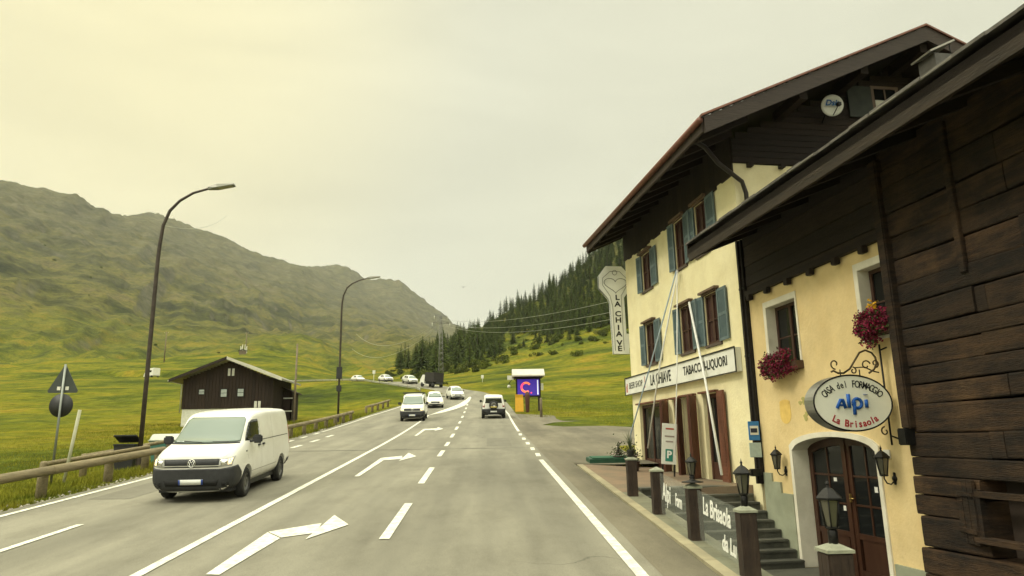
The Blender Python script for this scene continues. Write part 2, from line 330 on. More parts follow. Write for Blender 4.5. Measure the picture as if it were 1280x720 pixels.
# ------------------------------------------------------------------ road
def asphalt(name,a,b2,blotch=.25,tint=None):
    m=bpy.data.materials.new(name); MATS[name]=m; t,N,L=nt(m); b=N['Principled BSDF']; b.inputs['Roughness'].default_value=.82; b.inputs['Specular IOR Level'].default_value=.35
    tc=N.new('ShaderNodeTexCoord')
    def noise(s,d,st=(1,1,1),ro=.6):
        mp=N.new('ShaderNodeMapping'); mp.inputs['Scale'].default_value=st; L.new(tc.outputs['Object'],mp.inputs[0])
        n=N.new('ShaderNodeTexNoise'); n.inputs['Scale'].default_value=s; n.inputs['Detail'].default_value=d; n.inputs['Roughness'].default_value=ro; L.new(mp.outputs[0],n.inputs['Vector']); return n.outputs['Fac']
    def ramp(f,a,b,p0,p1):
        r=N.new('ShaderNodeValToRGB'); L.new(f,r.inputs[0]); r.color_ramp.elements[0].position=p0;r.color_ramp.elements[1].position=p1;r.color_ramp.elements[0].color=a;r.color_ramp.elements[1].color=b; return r.outputs[0]
    def mul(A,B):
        q=N.new('ShaderNodeMix'); q.data_type='RGBA'; q.blend_type='MULTIPLY'; q.inputs['Factor'].default_value=1; L.new(A,q.inputs['A']); L.new(B,q.inputs['B']); return q.outputs['Result']
    base=ramp(noise(.5,7,(1,.25,1)),a,b2,.3,.7)
    lanes=ramp(noise(.9,3,(1,.03,1)),(1-blotch*.5,)*3+(1,),(1.06,)*3+(1,),.35,.65)
    grain=ramp(noise(90,2),(.72,)*3+(1,),(1.22,)*3+(1,),.3,.7)
    # dark drips and sealed cracks
    wv=N.new('ShaderNodeTexVoronoi'); wv.feature='DISTANCE_TO_EDGE'; wv.inputs['Scale'].default_value=.16
    mpv=N.new('ShaderNodeMapping'); L.new(tc.outputs['Object'],mpv.inputs[0]); nn=N.new('ShaderNodeTexNoise'); nn.inputs['Scale'].default_value=.8; nn.inputs['Detail'].default_value=6; L.new(mpv.outputs[0],nn.inputs['Vector'])
    av=N.new('ShaderNodeVectorMath'); av.operation='MULTIPLY_ADD'; L.new(nn.outputs['Color'],av.inputs[0]); av.inputs[1].default_value=(1.6,1.6,0); L.new(mpv.outputs[0],av.inputs[2]); L.new(av.outputs[0],wv.inputs['Vector'])
    crk=ramp(wv.outputs['Distance'],(.55,.55,.55,1),(1,1,1,1),.0,.006)
    # cracks only in some patches
    pm=N.new('ShaderNodeMapRange'); pm.inputs[1].default_value=.56; pm.inputs[2].default_value=.62; L.new(noise(.13,3),pm.inputs[0])
    cmix=N.new('ShaderNodeMix'); cmix.data_type='RGBA'; cmix.inputs['A'].default_value=(1,1,1,1); L.new(pm.outputs[0],cmix.inputs['Factor']); L.new(crk,cmix.inputs['B'])
    sp=ramp(noise(.9,8,(1,.5,1),.75),(1.05,1.05,1.05,1),(.80,.79,.77,1),.45,.70)
    L.new(mul(mul(mul(mul(base,lanes),grain),cmix.outputs['Result']),sp),b.inputs['Base Color'])
    bp=N.new('ShaderNodeBump'); bp.inputs['Strength'].default_value=.35; bp.inputs['Distance'].default_value=.008; L.new(noise(120,2),bp.inputs['Height']); L.new(bp.outputs[0],b.inputs['Normal'])
    return m
ASP=asphalt('asphalt',(.160,.152,.118,1),(.220,.208,.160,1),.5)
ASP2=asphalt('asphalt_old',(.085,.075,.052,1),(.19,.17,.12,1),.5)
def strip(name,pairs,dz,m,kind='structure',sub=1,label=None):
    vs=[];fs=[]
    P=[]
    for i in range(len(pairs)-1):
        (l0,r0),(l1,r1)=pairs[i],pairs[i+1]
        n=max(1,int(math.ceil(abs((l1[1]+r1[1])-(l0[1]+r0[1]))/2/1.5)))
        for k in range(n): t=k/n; P.append(([l0[a]*(1-t)+l1[a]*t for a in(0,1)],[r0[a]*(1-t)+r1[a]*t for a in(0,1)]))
    P.append(pairs[-1]); NX=6
    for l,r in P:
        for k in range(NX+1):
            t=k/NX; x=l[0]*(1-t)+r[0]*t; y=l[1]*(1-t)+r[1]*t; vs.append((x,y,Z(y)+dz))
    for i in range(len(P)-1):
        for k in range(NX): a=i*(NX+1)+k; fs.append((a,a+1,a+NX+2,a+NX+1))
    mb=MB(); mb.raw(vs,fs,.5,True); o=mb.build(name,m); tag(o,kind=kind); return o
def offset_line(C,o):
    out=[]
    for i in range(len(C)):
        d=C[min(i+1,len(C)-1)]-C[max(i-1,0)]; d=d/np.linalg.norm(d); n=np.array([d[1],-d[0]]); out.append(C[i]+n*o)
    return out
RC=ROADC[2:]; lf=offset_line(RC,-3.9); rt=offset_line(RC,3.9)
pairs=[((-10.1,-40),(2.98,-40)),((-10.1,60),(2.98,60)),((-9.8,70),(3.0,72)),((-8.9,80),(2.9,82)),((-7.9,90),(2.2,92)),((-7.4,97),(1.4,100)),((-7.9,103),(.2,106))]+[(tuple(a),tuple(b)) for a,b in zip(lf,rt)][1:]
strip('road',pairs,0,ASP)
# gutter strip beside the kerb and car lot beyond the shops
def sheet(name,poly,dz,m,label=None):
    bm=bmesh.new(); f=bm.faces.new([bm.verts.new((x,y,0)) for x,y in poly])
    ys=[p[1] for p in poly]; yy=math.ceil(min(ys))
    while yy<max(ys):
        bmesh.ops.bisect_plane(bm,geom=bm.verts[:]+bm.edges[:]+bm.faces[:],plane_co=(0,yy,0),plane_no=(0,1,0)); yy+=1.
    for v in bm.verts: v.co.z=Z(v.co.y)+dz
    mb=MB(); mb.bm(bm,r=.5,smooth=True); o=mb.build(name,m); tag(o,kind='structure'); return o
sheet('gutter_strip',[(2.28,-30),(2.98,-30),(2.98,24),(4.0,30),(4.6,38),(3.6,46),(3.0,52),(2.5,60),(2.28,60)],.004,ASP2)
sheet('lot_apron',[(2.99,23.0),(5.3,23.0),(14,23.5),(15,30),(10.5,42),(8.0,45.5),(5.2,45.5),(4.0,47.5),(5.0,50),(8,52),(8.5,55),(6,59),(3.2,62),(2.99,62)],-.002,ASP2)
# painted markings
PAINT=mat('road_paint',(.78,.77,.68),(.55,.54,.46),scale=5,rough=.6,dirt=(.22,.21,.17),dirt_scale=9,dirt_amt=.85,bump=.3)
pm=MB()
def mark(poly,dz=.012):
    bm=bmesh.new(); bm.faces.new([bm.verts.new((x,y,0)) for x,y in poly]); ys=[p[1] for p in poly]; yy=math.floor(min(ys))+1
    while yy<max(ys):
        bmesh.ops.bisect_plane(bm,geom=bm.verts[:]+bm.edges[:]+bm.faces[:],plane_co=(0,yy,0),plane_no=(0,1,0)); yy+=1
    for v in bm.verts: v.co.z=Z(v.co.y)+dz
    pm.bm(bm,r=.5)
def vline(x0,y0,x1,y1,w=.15): mark([(x0-w/2,y0),(x0+w/2,y0),(x1+w/2,y1),(x1-w/2,y1)])
vline(2.02,-20,2.02,24.9,.16)
for a,b in ((26.2,27.5),(29.0,30.3),(32.0,33.4),(35,36.4),(38.2,39.6)): vline(2.05,a,2.10,b,.17)
vline(2.12,41.5,2.3,62,.15); vline(2.3,62,2.05,80,.15); vline(2.05,80,1.55,92,.15); vline(1.55,92,.7,100,.17)
vline(-4.58,-20,-4.6,62,.16)
vline(-9.72,-20,-9.7,32,.15)
for a in (33.5,36.2,39,42): vline(-9.7,a,-9.7,a+1.3,.2)
vline(-9.7,44,-9.65,62,.15); vline(-9.65,62,-8.7,78,.15); vline(-8.7,78,-7.3,94,.15)
y=-8.6
while y<23: vline(-7.5,y,-7.5,y+2.9,.14); y+=6.6 if y<20 else 5.5
for y in (32.4,36.0,39.5): vline(-8.45,y,-8.42,y+1.6,.2)
for a,b in ((-4,-1),(4,7),(12.1,15.8),(19.1,23),(26.9,29.6),(31.9,34.3),(37.5,40.4),(44,47),(50.5,53.2),(57.5,60.3),(64.5,67),(71,73.5),(77.5,80)): vline(-1.6,a,-1.58,b,.17)
mark([(-3.67,10.08),(-3.7,12.9),(-3.34,12.37),(-3.48,10.04)]); mark([(-3.7,12.95),(-2.95,13.67),(-2.84,12.76),(-3.34,12.42)]); mark([(-2.89,12.23),(-2.89,14.5),(-2.42,13.45)],.014)
mark([(-3.66,21.02),(-3.7,26.64),(-3.48,25.71),(-3.52,20.99)]); mark([(-3.7,26.69),(-3.01,27.4),(-2.87,26.19),(-3.48,25.76)]); mark([(-2.9,28.7),(-2.45,27.1),(-2.9,25.4)],.014)
mark([(-3.67,39.28),(-3.66,45.2),(-3.48,44.01),(-3.53,39.24)]); mark([(-3.66,45.25),(-2.84,45.6),(-2.8,44.2),(-3.48,44.05)]); mark([(-2.85,46.8),(-2.4,45.0),(-2.85,43.2)],.014)
mark([(-4.6,62.2),(-3.9,69),(-2.6,80),(-2.0,88.4),(-1.7,94.5),(-1.5,95.2),(-1.35,93),(-1.45,86.6),(-1.8,78),(-2.6,71.5),(-3.5,66.5)],.010)
for off in (-3.55,3.55):
    ln=offset_line(RC,off)
    for i in range(len(ln)-1):
        a,b=ln[i],ln[i+1]; d=(b-a)/np.linalg.norm(b-a); n=np.array([d[1],-d[0]])*.09
        mark([tuple(a-n),tuple(a+n),tuple(b+n),tuple(b-n)])
ln=offset_line(ROADC[:3],3.55)
tag(pm.build('road_markings',PAINT),kind='structure')
# joint across the road
jm=MB(); bmj=[(-10.0,30.6),(2.9,30.2)]
vs_j=[];fs_j=[]
for i in range(27):
    t=i/26; x=-10+12.9*t; y=30.6-.4*t+.06*math.sin(i*1.7)+.05*random.random(); vs_j+=[(x,y,Z(y)+.007),(x,y+.09,Z(y+.09)+.007)]
for i in range(26): fs_j.append((2*i,2*i+2,2*i+3,2*i+1))
jm.raw(vs_j,fs_j,.5); tag(jm.build('road_joint',mat('tar',(.06,.058,.05),rough=.7)),kind='structure')
# kerb, sidewalk
STONE=mat('kerb_stone',(.30,.27,.18),(.22,.195,.13),scale=3,bump=.4,bscale=30,dirt=(.1,.09,.06),dirt_amt=.4)
PAVE=mat('pavement_slabs',(.24,.165,.105),(.17,.125,.085),scale=1.1,bump=.5,bscale=25,dirt=(.12,.12,.08),dirt_amt=.6,rough=.85)
def sloped(mb,x0,x1,y0,y1,top,depth,step=1.,gap=0,taper=None):
    y=y0
    while y<y1-1e-6:
        y2=min(y+step,y1); a,b=y+gap/2,y2-gap/2
        vs=[(x0,a,Z(a)+top),(x1,a,Z(a)+top),(x1,b,Z(b)+top),(x0,b,Z(b)+top),(x0,a,Z(a)-depth),(x1,a,Z(a)-depth),(x1,b,Z(b)-depth),(x0,b,Z(b)-depth)]
        mb.raw(vs,[(0,1,2,3),(7,6,5,4),(0,4,5,1),(1,5,6,2),(2,6,7,3),(3,7,4,0)]); y=y2
mb=MB(); sloped(mb,2.99,3.17,-12,22.8,.045,.3,1.,.012); tag(mb.build('kerb',mat('kerb_m',(.34,.30,.19),(.26,.23,.15),scale=2,rnd=.12,bump=.4,bscale=30,dirt=(.12,.11,.07),dirt_amt=.4)),kind='structure')
mb=MB(); sloped(mb,3.172,3.60,-12,16.6,.035,1.6,.6,.008)
tag(mb.build('sidewalk',mat('walk_green',(.17,.17,.115),(.12,.125,.085),scale=2,rnd=.10,bump=.5,bscale=25,dirt=(.2,.17,.12),dirt_amt=.4)),kind='structure')
# upper paved terrace joining the kerb walk (brown paving) with La Chiave doors
vs=[];fs=[]
Ys=[16.6+i*.31 for i in range(21)]
for yy in Ys:
    xf=6.35-(yy-17.98)*.11
    for k in range(9):
        t=k/8; x=3.172*(1-t)+xf*t; z0=Z(yy)+.035; zt=1.3 if True else 0
        z=z0*(1-t)+(1.3+max(0,(yy-19))*.045)*t; vs.append((x,yy,z))
for i in range(len(Ys)-1):
    for k in range(8): a=i*9+k; fs.append((a,a+1,a+10,a+9))
n0=len(vs); vs+=[(x,y,-1) for x,y,z in vs]
for i in range(len(Ys)-1):
    a=i*9; fs.append((a,a+9,n0+a+9,n0+a)); a=i*9+8; fs.append((a,a+9,n0+a+9,n0+a))
for k in range(8):
    a=k; fs.append((a,a+1,n0+a+1,n0+a)); a=(len(Ys)-1)*9+k; fs.append((a,a+1,n0+a+1,n0+a))
mb=MB(); mb.raw(vs,fs,.5); tag(mb.build('paved_terrace',PAVE),kind='structure')
# ------------------------------------------------------------------ stairs down to the lower shop
STEP=mat('step_stone',(0.0780,0.0780,0.0630),(0.0510,0.0528,0.0420),scale=3,bump=.6,bscale=18,dirt=(.22,.2,.15),dirt_amt=.4,rnd=.1)
st=thing('stone_stairs','worn grey stone stairs dropping from the terrace to the arched shop door','stairs',FP(1.0,-2.4,.35),FR)
b0=(-1.0,-2.4,.35)
for i in range(9):
    z=1.28-i*.165; s1=-.95-i*.27
    mb=MB(); mb.box(-2.62,-.06,s1-.27,s1+.0 if i else -.7,z-1.0,z-.055); mb.box(-2.64,-.06,s1-.30,(s1-.003) if i else -.7,z-.054,z,bev=.012); mb.build('step',STEP,st,b0)
mb=MB(); mb.box(-3.35,.4,-14,-3.36,-.6,-.19); o=mb.build('yard_floor',STEP); o.location=(FA.x,FA.y,0); o.rotation_euler=(0,0,FR); tag(o,kind='structure')
# ------------------------------------------------------------------ helpers for walls
def wallgrid(mb,u0,u1,z0,z1,holes,a,b,axis='y'):
    """wall slab between depths a..b; u runs along axis; holes (u0,u1,z0,z1)"""
    us=sorted(set([u0,u1]+[h for H in holes for h in H[:2]])); zs=sorted(set([z0,z1]+[h for H in holes for h in H[2:4]]))
    for i in range(len(us)-1):
        # merge vertical runs
        run=None
        for j in range(len(zs)-1):
            cu,cz=(us[i]+us[i+1])/2,(zs[j]+zs[j+1])/2
            solid=not any(h[0]<cu<h[1] and h[2]<cz<h[3] for h in holes)
            if solid: run=(run[0],zs[j+1]) if run else (zs[j],zs[j+1])
            if (not solid or j==len(zs)-2) and run:
                if axis=='y': mb.box(a,b,us[i],us[i+1],run[0],run[1],r=.5)
                else: mb.box(us[i],us[i+1],a,b,run[0],run[1],r=.5)
                run=None
def plaster(name,c1,c2,stain=(.30,.22,.12),amt=.5):
    m=mat(name,c1,c2,scale=1.3,rough=.9,bump=.5,bscale=14,dirt=stain,dirt_scale=.9,dirt_amt=amt,spec=.15)
    return m
YEL=plaster('yellow_plaster',(.84,.77,.50),(.78,.70,.43),amt=.25)
OCH=plaster('ochre_plaster',(.76,.60,.32),(.68,.52,.26),stain=(.45,.36,.2),amt=.45)
WHT=mat('white_render',(.78,.74,.62),(.66,.62,.5),scale=2,rough=.85,bump=.2,dirt=(.3,.28,.2),dirt_amt=.3)
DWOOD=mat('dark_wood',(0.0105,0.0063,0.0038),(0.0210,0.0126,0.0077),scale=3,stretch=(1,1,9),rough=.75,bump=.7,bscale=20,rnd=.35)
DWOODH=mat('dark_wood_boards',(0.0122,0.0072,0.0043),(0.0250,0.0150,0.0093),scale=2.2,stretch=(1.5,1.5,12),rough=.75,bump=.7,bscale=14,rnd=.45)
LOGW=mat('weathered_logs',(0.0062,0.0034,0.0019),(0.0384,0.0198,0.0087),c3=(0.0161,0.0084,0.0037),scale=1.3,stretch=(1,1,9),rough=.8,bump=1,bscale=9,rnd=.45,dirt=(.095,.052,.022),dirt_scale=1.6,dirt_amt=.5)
FASC=mat('fascia_wood',(0.0268,0.0179,0.0136),(0.0429,0.0304,0.0233),scale=3,stretch=(1,9,9),rough=.7,bump=.4,rnd=.1)
RUST=mat('roof_edge_metal',(.20,.09,.06),(.13,.06,.045),scale=6,rough=.5,metal=.4)
SLATE=mat('roof_slates',(.06,.055,.05),(.11,.1,.09),scale=4,rough=.6,bump=.5,rnd=.3)
BROWN=mat('brown_joinery',(0.0465,0.0210,0.0142),(0.0675,0.0315,0.0210),scale=5,stretch=(1,1,.2),rough=.55,bump=.2)
REDB=mat('red_brown_shutter',(.115,.042,.024),(.17,.066,.038),scale=4,stretch=(1,1,.3),rough=.6,bump=.3,rnd=.12)
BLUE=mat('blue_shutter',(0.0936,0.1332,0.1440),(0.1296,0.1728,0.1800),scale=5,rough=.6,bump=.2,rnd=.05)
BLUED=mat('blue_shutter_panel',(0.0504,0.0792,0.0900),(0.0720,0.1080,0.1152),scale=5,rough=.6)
GLD=glassy('dark_glass',(.010,.011,.011),.08); MATS['dark_glass'].node_tree.nodes['Principled BSDF'].inputs['Specular IOR Level'].default_value=.25
IRON=mat('black_iron',(.012,.012,.012),(.02,.019,.018),rough=.45,metal=.5,bump=.2,bscale=60)
# ------------------------------------------------------------------ La Chiave building
B=thing('three_storey_inn','three storey yellow plastered inn with blue shutters and dark timber gable','building',FP(0,2.5,1.3),FR); bb=(0,2.5,1.3)
S0,S1=-1.8,7.0; WD=9.5
win=[('w1',4.32,5.22,4.78,6.12),('w2',1.3,2.2,4.78,6.12),('w3',-.38,.47,4.78,6.12),('u1',4.3,5.2,7.25,8.5),('u2',1.42,2.2,7.28,8.72),('u3',-.12,.66,7.28,8.72)]
doors=[(3.62,6.3,1.0,3.5),(2.55,3.2,1.0,3.5),(1.5,2.42,1.0,3.52),(.08,1.02,1.28,3.52)]
mb=MB(); wallgrid(mb,S0,S1,-.6,9.3,[w[1:] for w in win]+doors,0,.42)
mb.box(.42,WD,S0,S0+.4,-.6,9.02); mb.box(.42,WD,S1-.4,S1,-.6,9.3); mb.box(WD,WD+.3,S0,S1,-.6,9.3)
mb.build('wall',YEL,B,bb)
mb=MB(); mb.box(.46,3.5,S0+.4,S1-.4,3.9,4.0); mb.box(2.2,2.3,S0+.4,S1-.4,1,9); mb.box(.46,3.5,S0+.42,S1-.42,1.0,1.25)
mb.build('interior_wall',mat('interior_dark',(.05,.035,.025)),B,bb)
# timber frieze under the eaves with a ragged lower edge
mb=MB(); yv=S0
while yv<S1-.01:
    e=min(yv+.32,S1); mb.box(-.05,-.003,yv,e-.008,8.74+random.choice((0,.0,.05,-.04)),9.9); yv=e
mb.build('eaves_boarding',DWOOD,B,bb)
# gable boards facing the camera
PK=4.72; SL=.458; EO=1.33; EZ=9.55
def rz_(x): return EZ+(EO+PK-abs(x-PK))*SL   # top of roof at local x
mb=MB(); z=9.04; k=0
while z<11.9:
    z2=z+.165
    # clip boards under the roof: x range where underside above z2
    u=(z2-(EZ-.34)+0)/SL; x0=max(-.02,-EO+u); x1=2*PK-x0
    mb.box(x0,x1,S0-.055,S0-.004 if k%2 else S0-.008,z,z2-.014); z=z2; k+=1
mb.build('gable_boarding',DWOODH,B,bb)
for x in (.35,1.2,2.05,2.9,3.8,4.7,5.6,6.5,7.4,8.3):
    mb=MB(); mb.box(x,x+.12,S0-.16,S0-.002,8.93,9.03); mb.build('floor_beam_end',DWOOD,B,bb)
# roof: two slopes
NR,FRR=-3.2,7.35
def slope(mb,xa,za,xb,zb,y0,y1,th):
    mb.raw([(xa,y0,za),(xb,y0,zb),(xb,y1,zb),(xa,y1,za),(xa,y0,za-th),(xb,y0,zb-th),(xb,y1,zb-th),(xa,y1,za-th)],[(0,1,2,3),(7,6,5,4),(0,4,5,1),(1,5,6,2),(2,6,7,3),(3,7,4,0)])
pk=rz_(PK)
mb=MB()
for sgn in (1,-1):
    X=lambda x: x if sgn==1 else 2*PK-x
    slope(mb,X(-EO),EZ-.12,X(PK),pk-.12,NR+.06,FRR-.06,.12)
mb.build('roof_deck',DWOODH,B,bb)
rf=MB()
for sgn in (1,-1):
    X=lambda x: x if sgn==1 else 2*PK-x
    nrow=22
    for i in range(nrow):
        ta,tb=i/nrow,(i+1)/nrow; xa=-EO-.05+(PK+EO+.05)*ta; xb=-EO-.05+(PK+EO+.05)*tb
        yy=NR
        while yy<FRR:
            y2=min(yy+.45+random.random()*.2,FRR)
            rf.raw([(X(xa),yy,rz_(xa)+.02),(X(xb),yy,rz_(xb)-.035),(X(xb),y2,rz_(xb)-.035),(X(xa),y2,rz_(xa)+.02),(X(xa),yy,rz_(xa)-.02),(X(xb),yy,rz_(xb)-.07),(X(xb),y2,rz_(xb)-.07),(X(xa),y2,rz_(xa)-.02)],[(0,1,2,3),(7,6,5,4),(0,4,5,1),(1,5,6,2),(2,6,7,3),(3,7,4,0)]); yy=y2
rf=rf.build('roof',SLATE,B,bb)
for sgn in (1,-1):
    X=lambda x: x if sgn==1 else 2*PK-x
    for y0,y1 in ((NR-.02,NR+.05),(FRR-.05,FRR+.02)):
        mb=MB(); slope(mb,X(-EO),EZ-.03,X(PK),pk-.03,y0,y1,.38); mb.build('bargeboard',FASC,B,bb)
        mb=MB(); slope(mb,X(-EO-.08),EZ+.03,X(PK),pk+.045,y0-.035,y1+.03,.05); mb.build('verge_trim',RUST,B,bb)
    mb=MB(); mb.box(X(-EO-.04),X(-EO+.02),NR+.06,FRR-.06,EZ-.36,EZ-.02); mb.build('eaves_board',FASC,B,bb)
    mb=MB(); mb.tube([(X(-EO-.10),NR,EZ-.10),(X(-EO-.10),FRR,EZ-.10)],.075,10); mb.build('gutter',RUST,B,bb)
yv=NR+.45
while yv<FRR:
    for sgn in (1,):
        mb=MB(); slope(mb,-EO+.05,EZ-.243,.0,EZ-.243+(EO-.05)*SL+.0,yv,yv+.14,.17); mb.build('rafter',DWOOD,B,bb)
    yv+=.85
for x in (1.3,3.0,PK,6.4,8.1):
    mb=MB(); zt=rz_(x)-.30-(.1 if x==PK else .0); mb.box(x-.1,x+.1,NR+.15,S0-.0,zt-.24,zt-.0); mb.build('purlin',DWOOD,B,bb)
# windows
def lc_window(nm,s0,s1,z0,z1,far_ang=82,near_ang=14,flat=False):
    W=MB(); d=.2
    W.box(.03,.12,s0,s0+.07,z0,z1);W.box(.03,.12,s1-.07,s1,z0,z1);W.box(.03,.12,s0+.07,s1-.07,z0,z0+.07);W.box(.03,.12,s0+.07,s1-.07,z1-.07,z1);W.box(.025,.115,(s0+s1)/2-.04,(s0+s1)/2+.04,z0+.07,z1-.07)
    W.box(.04,.09,s0+.07,s1-.07,z0+.62,z0+.66)
    f=W.build('window',BROWN,B,bb); f.data.name='window'
    g=MB(); g.box(.215,.222,s0+.07,s1-.07,z0+.07,z1-.07); g.build('pane',mat('pane_brownish',(.06,.035,.028),(.035,.02,.018),scale=1.5,rough=.25),f,None) if False else None
    gp=MB(); gp.box(.075,.082,s0+.07,s1-.07,z0+.07,z1-.07); o=gp.build('pane',mat('pane_brown',(.075,.036,.03),(.03,.018,.016),scale=1.5,rough=.35,spec=.4),f,bb)
    t=MB(); t.box(-.05,.2,s0-.07,s1+.07,z0-.08,z0-.003,bev=.01); t.build('sill',mat('sill_wood',(.10,.075,.06)),B,bb)
    t=MB(); t.box(-.14,.0-.003,s0-.1,s1+.1,z1+.04,z1+.10); t.box(-.06,-.003,s0-.06,s1+.06,z1-.0,z1+.04); t.build('lintel_hood',mat('hood_wood',(0.1560,0.1020,0.0660),(0.1080,0.0720,0.0480),scale=4),B,bb)
    for hinge,ang,dirn in ((s0,near_ang,-1),(s1,far_ang,1)):
        # shutter leaf: along -x rotated
        wd=.56 if dirn<0 else .34
        H=MB(); Hh=z1-z0; fr=.07
        H.box(0,wd,-.02,.02,0,fr);H.box(0,wd,-.02,.02,Hh-fr,Hh);H.box(0,fr,-.02,.02,fr,Hh-fr);H.box(wd-fr,wd,-.02,.02,fr,Hh-fr);H.box(fr,wd-fr,-.02,.02,Hh*.5-.04,Hh*.5+.04)
        a=math.radians(ang)
        dx,dy=-math.sin(a),dirn*math.cos(a)
        Mx=Matrix(((dx,-dy,0,-.035-.0),(dy,dx,0,hinge+dirn*.0),(0,0,1,z0),(0,0,0,1)))
        H2=MB(); H2.M=Mx; H2.v=[];
        H2.raw(H.v,H.f,.5); o=H2.build('shutter',BLUE,B,bb)
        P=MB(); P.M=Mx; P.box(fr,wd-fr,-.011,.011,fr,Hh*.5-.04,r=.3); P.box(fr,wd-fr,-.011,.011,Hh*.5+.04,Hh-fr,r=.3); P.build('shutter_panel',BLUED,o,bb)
for nm,*q in win:
    lc_window(nm,*q,far_ang=9,near_ang={'w2':9,'u2':6}.get(nm,2))
# door leaves (red-brown, standing open) and the openings' dark joinery
def leaf(s,ang,wd,z0,z1,m,name='door_leaf',slats=False,thick=.05):
    a=math.radians(ang); dx,dy=-math.sin(a),-math.cos(a)
    Mx=Matrix(((dx,-dy,0,-.04),(dy,dx,0,s),(0,0,1,z0),(0,0,0,1))); h=z1-z0
    H=MB(); H.M=Mx; H.box(0,wd,-thick/2,thick/2,0,h,r=.5)
    if slats:
        k=.1
        while k<h-.1: H.box(.06,wd-.06,-thick/2-.012,thick/2+.012,k,k+.055,r=random.random()); k+=.075
    else:
        for j in range(4): H.box(.02+j*(wd/4),.02+(j+1)*(wd/4)-.02,-thick/2-.008,thick/2+.008,.05,h-.05,r=random.random())
    return H.build(name,m,B,bb)
leaf(3.6,44,.5,1.28,3.5,REDB); leaf(2.53,42,.42,1.28,3.5,REDB); leaf(1.46,46,.5,1.28,3.52,REDB); leaf(.06,6,.48,1.28,3.55,REDB,slats=True)
for (s0,s1,z0,z1) in doors:
    D=MB(); D.box(.1,.2,s0,s0+.08,1.2,z1);D.box(.1,.2,s1-.08,s1,1.2,z1);D.box(.1,.2,s0+.08,s1-.08,z1-.1,z1)
    n=3 if s1-s0>2 else 1
    for k in range(1,n): c=s0+(s1-s0)*k/n; D.box(.11,.19,c-.03,c+.03,1.2,z1-.1)
    D.box(.13,.18,s0+.08,s1-.08,1.2,1.75)
    d=D.build('door_frame',mat('door_dark',(.055,.022,.015),(.08,.035,.022),scale=4,rough=.5),B,bb)
    G=MB(); G.box(.15,.16,s0+.08,s1-.08,1.75,z1-.1); G.build('door_glass',GLD,d,bb)
    h=MB(); h.box(-.12,-.003,s0-.05,s1+.08,z1+.02,z1+.07); h.build('door_hood',REDB,B,bb)
mb=MB(); mb.box(-.02,.5,-.0,1.1,1.2,1.31); mb.build('threshold',STONE,B,bb)
# attic window and its shutter in the gable
mb=MB(); y=S0-.075
mb.box(4.0,4.08,y-.02,y,10.45,11.35);mb.box(4.72,4.8,y-.02,y,10.45,11.35);mb.box(4.08,4.72,y-.02,y,11.27,11.35);mb.box(4.08,4.72,y-.02,y,10.45,10.53);mb.box(4.38,4.42,y-.015,y,10.53,11.27)
f=mb.build('attic_window',mat('attic_frame',(.16,.11,.08)),B,bb)
mb=MB(); mb.box(4.08,4.72,y+.005,y+.012,10.53,11.27); mb.build('pane',GLD,f,bb)
mb=MB(); mb.box(4.1,4.36,y-.012,y-.004,10.53,10.95); mb.build('curtain',mat('curtain_white',(.6,.58,.5)),f,bb)
mb=MB(); mb.box(3.3,3.98,y-.05,y-.01,10.42,11.3); mb.build('attic_shutter',mat('grey_green_shutter',(.03,.035,.03),(.045,.05,.04)),B,bb)
# downpipe from the eaves
mb=MB(); mb.tube([(-EO-.05,-2.6,9.42),(-EO+.05,-2.5,9.25),(-.85,-2.1,9.3),(-.45,-1.95,8.95),(.12,-1.95,8.5),(.2,-1.95,8.2),(.2,-1.95,7.3)],.055,12); mb.build('downpipe',mat('pipe_dark',(.03,.025,.02),rough=.4,metal=.5),B,bb)
mb=MB(); mb.box(-.09,.0,-1.98,-1.76,1.35,7.0); mb.box(-.14,-.09,-1.9,-1.82,1.35,7.0); mb.build('corner_board',DWOOD,B,bb)
for zz in (1.5,4.2,5.8): mb=MB(); mb.box(-.11,-.095,-2.0,-1.74,zz,zz+.05); mb.build('pipe_bracket',IRON,B,bb)
# metal chimney on the near roof (built in the facade frame)
q=thing('chimney_cowl','dark sheet metal chimney box with slanted pale lid on the near roof','chimney',FP(-3.4,-4.7,8.6),FR); qb=(3.4,-4.7,8.6)
mb=MB(); mb.box(3.2,3.72,-5.0,-4.5,8.3,10.42,bev=.01); mb.build('flue_box',mat('flue_metal',(.10,.095,.085),(.07,.066,.06),rough=.5,metal=.5),q,qb)
mb=MB(); mb.M=Matrix.Translation((3.40,-4.75,10.58))@Matrix.Rotation(-.45,4,'Y'); mb.box(-.36,.34,-.30,.30,-.02,.02); mb.build('lid',mat('lid_metal',(.35,.34,.30),rough=.4,metal=.6),q,qb)
for dx in (-.2,.2): mb=MB(); mb.tube([(3.45+dx,-4.95,10.4),(3.45+dx,-4.95,10.58+dx*.48)],.012,5); mb.build('lid_bracket',IRON,q,qb)
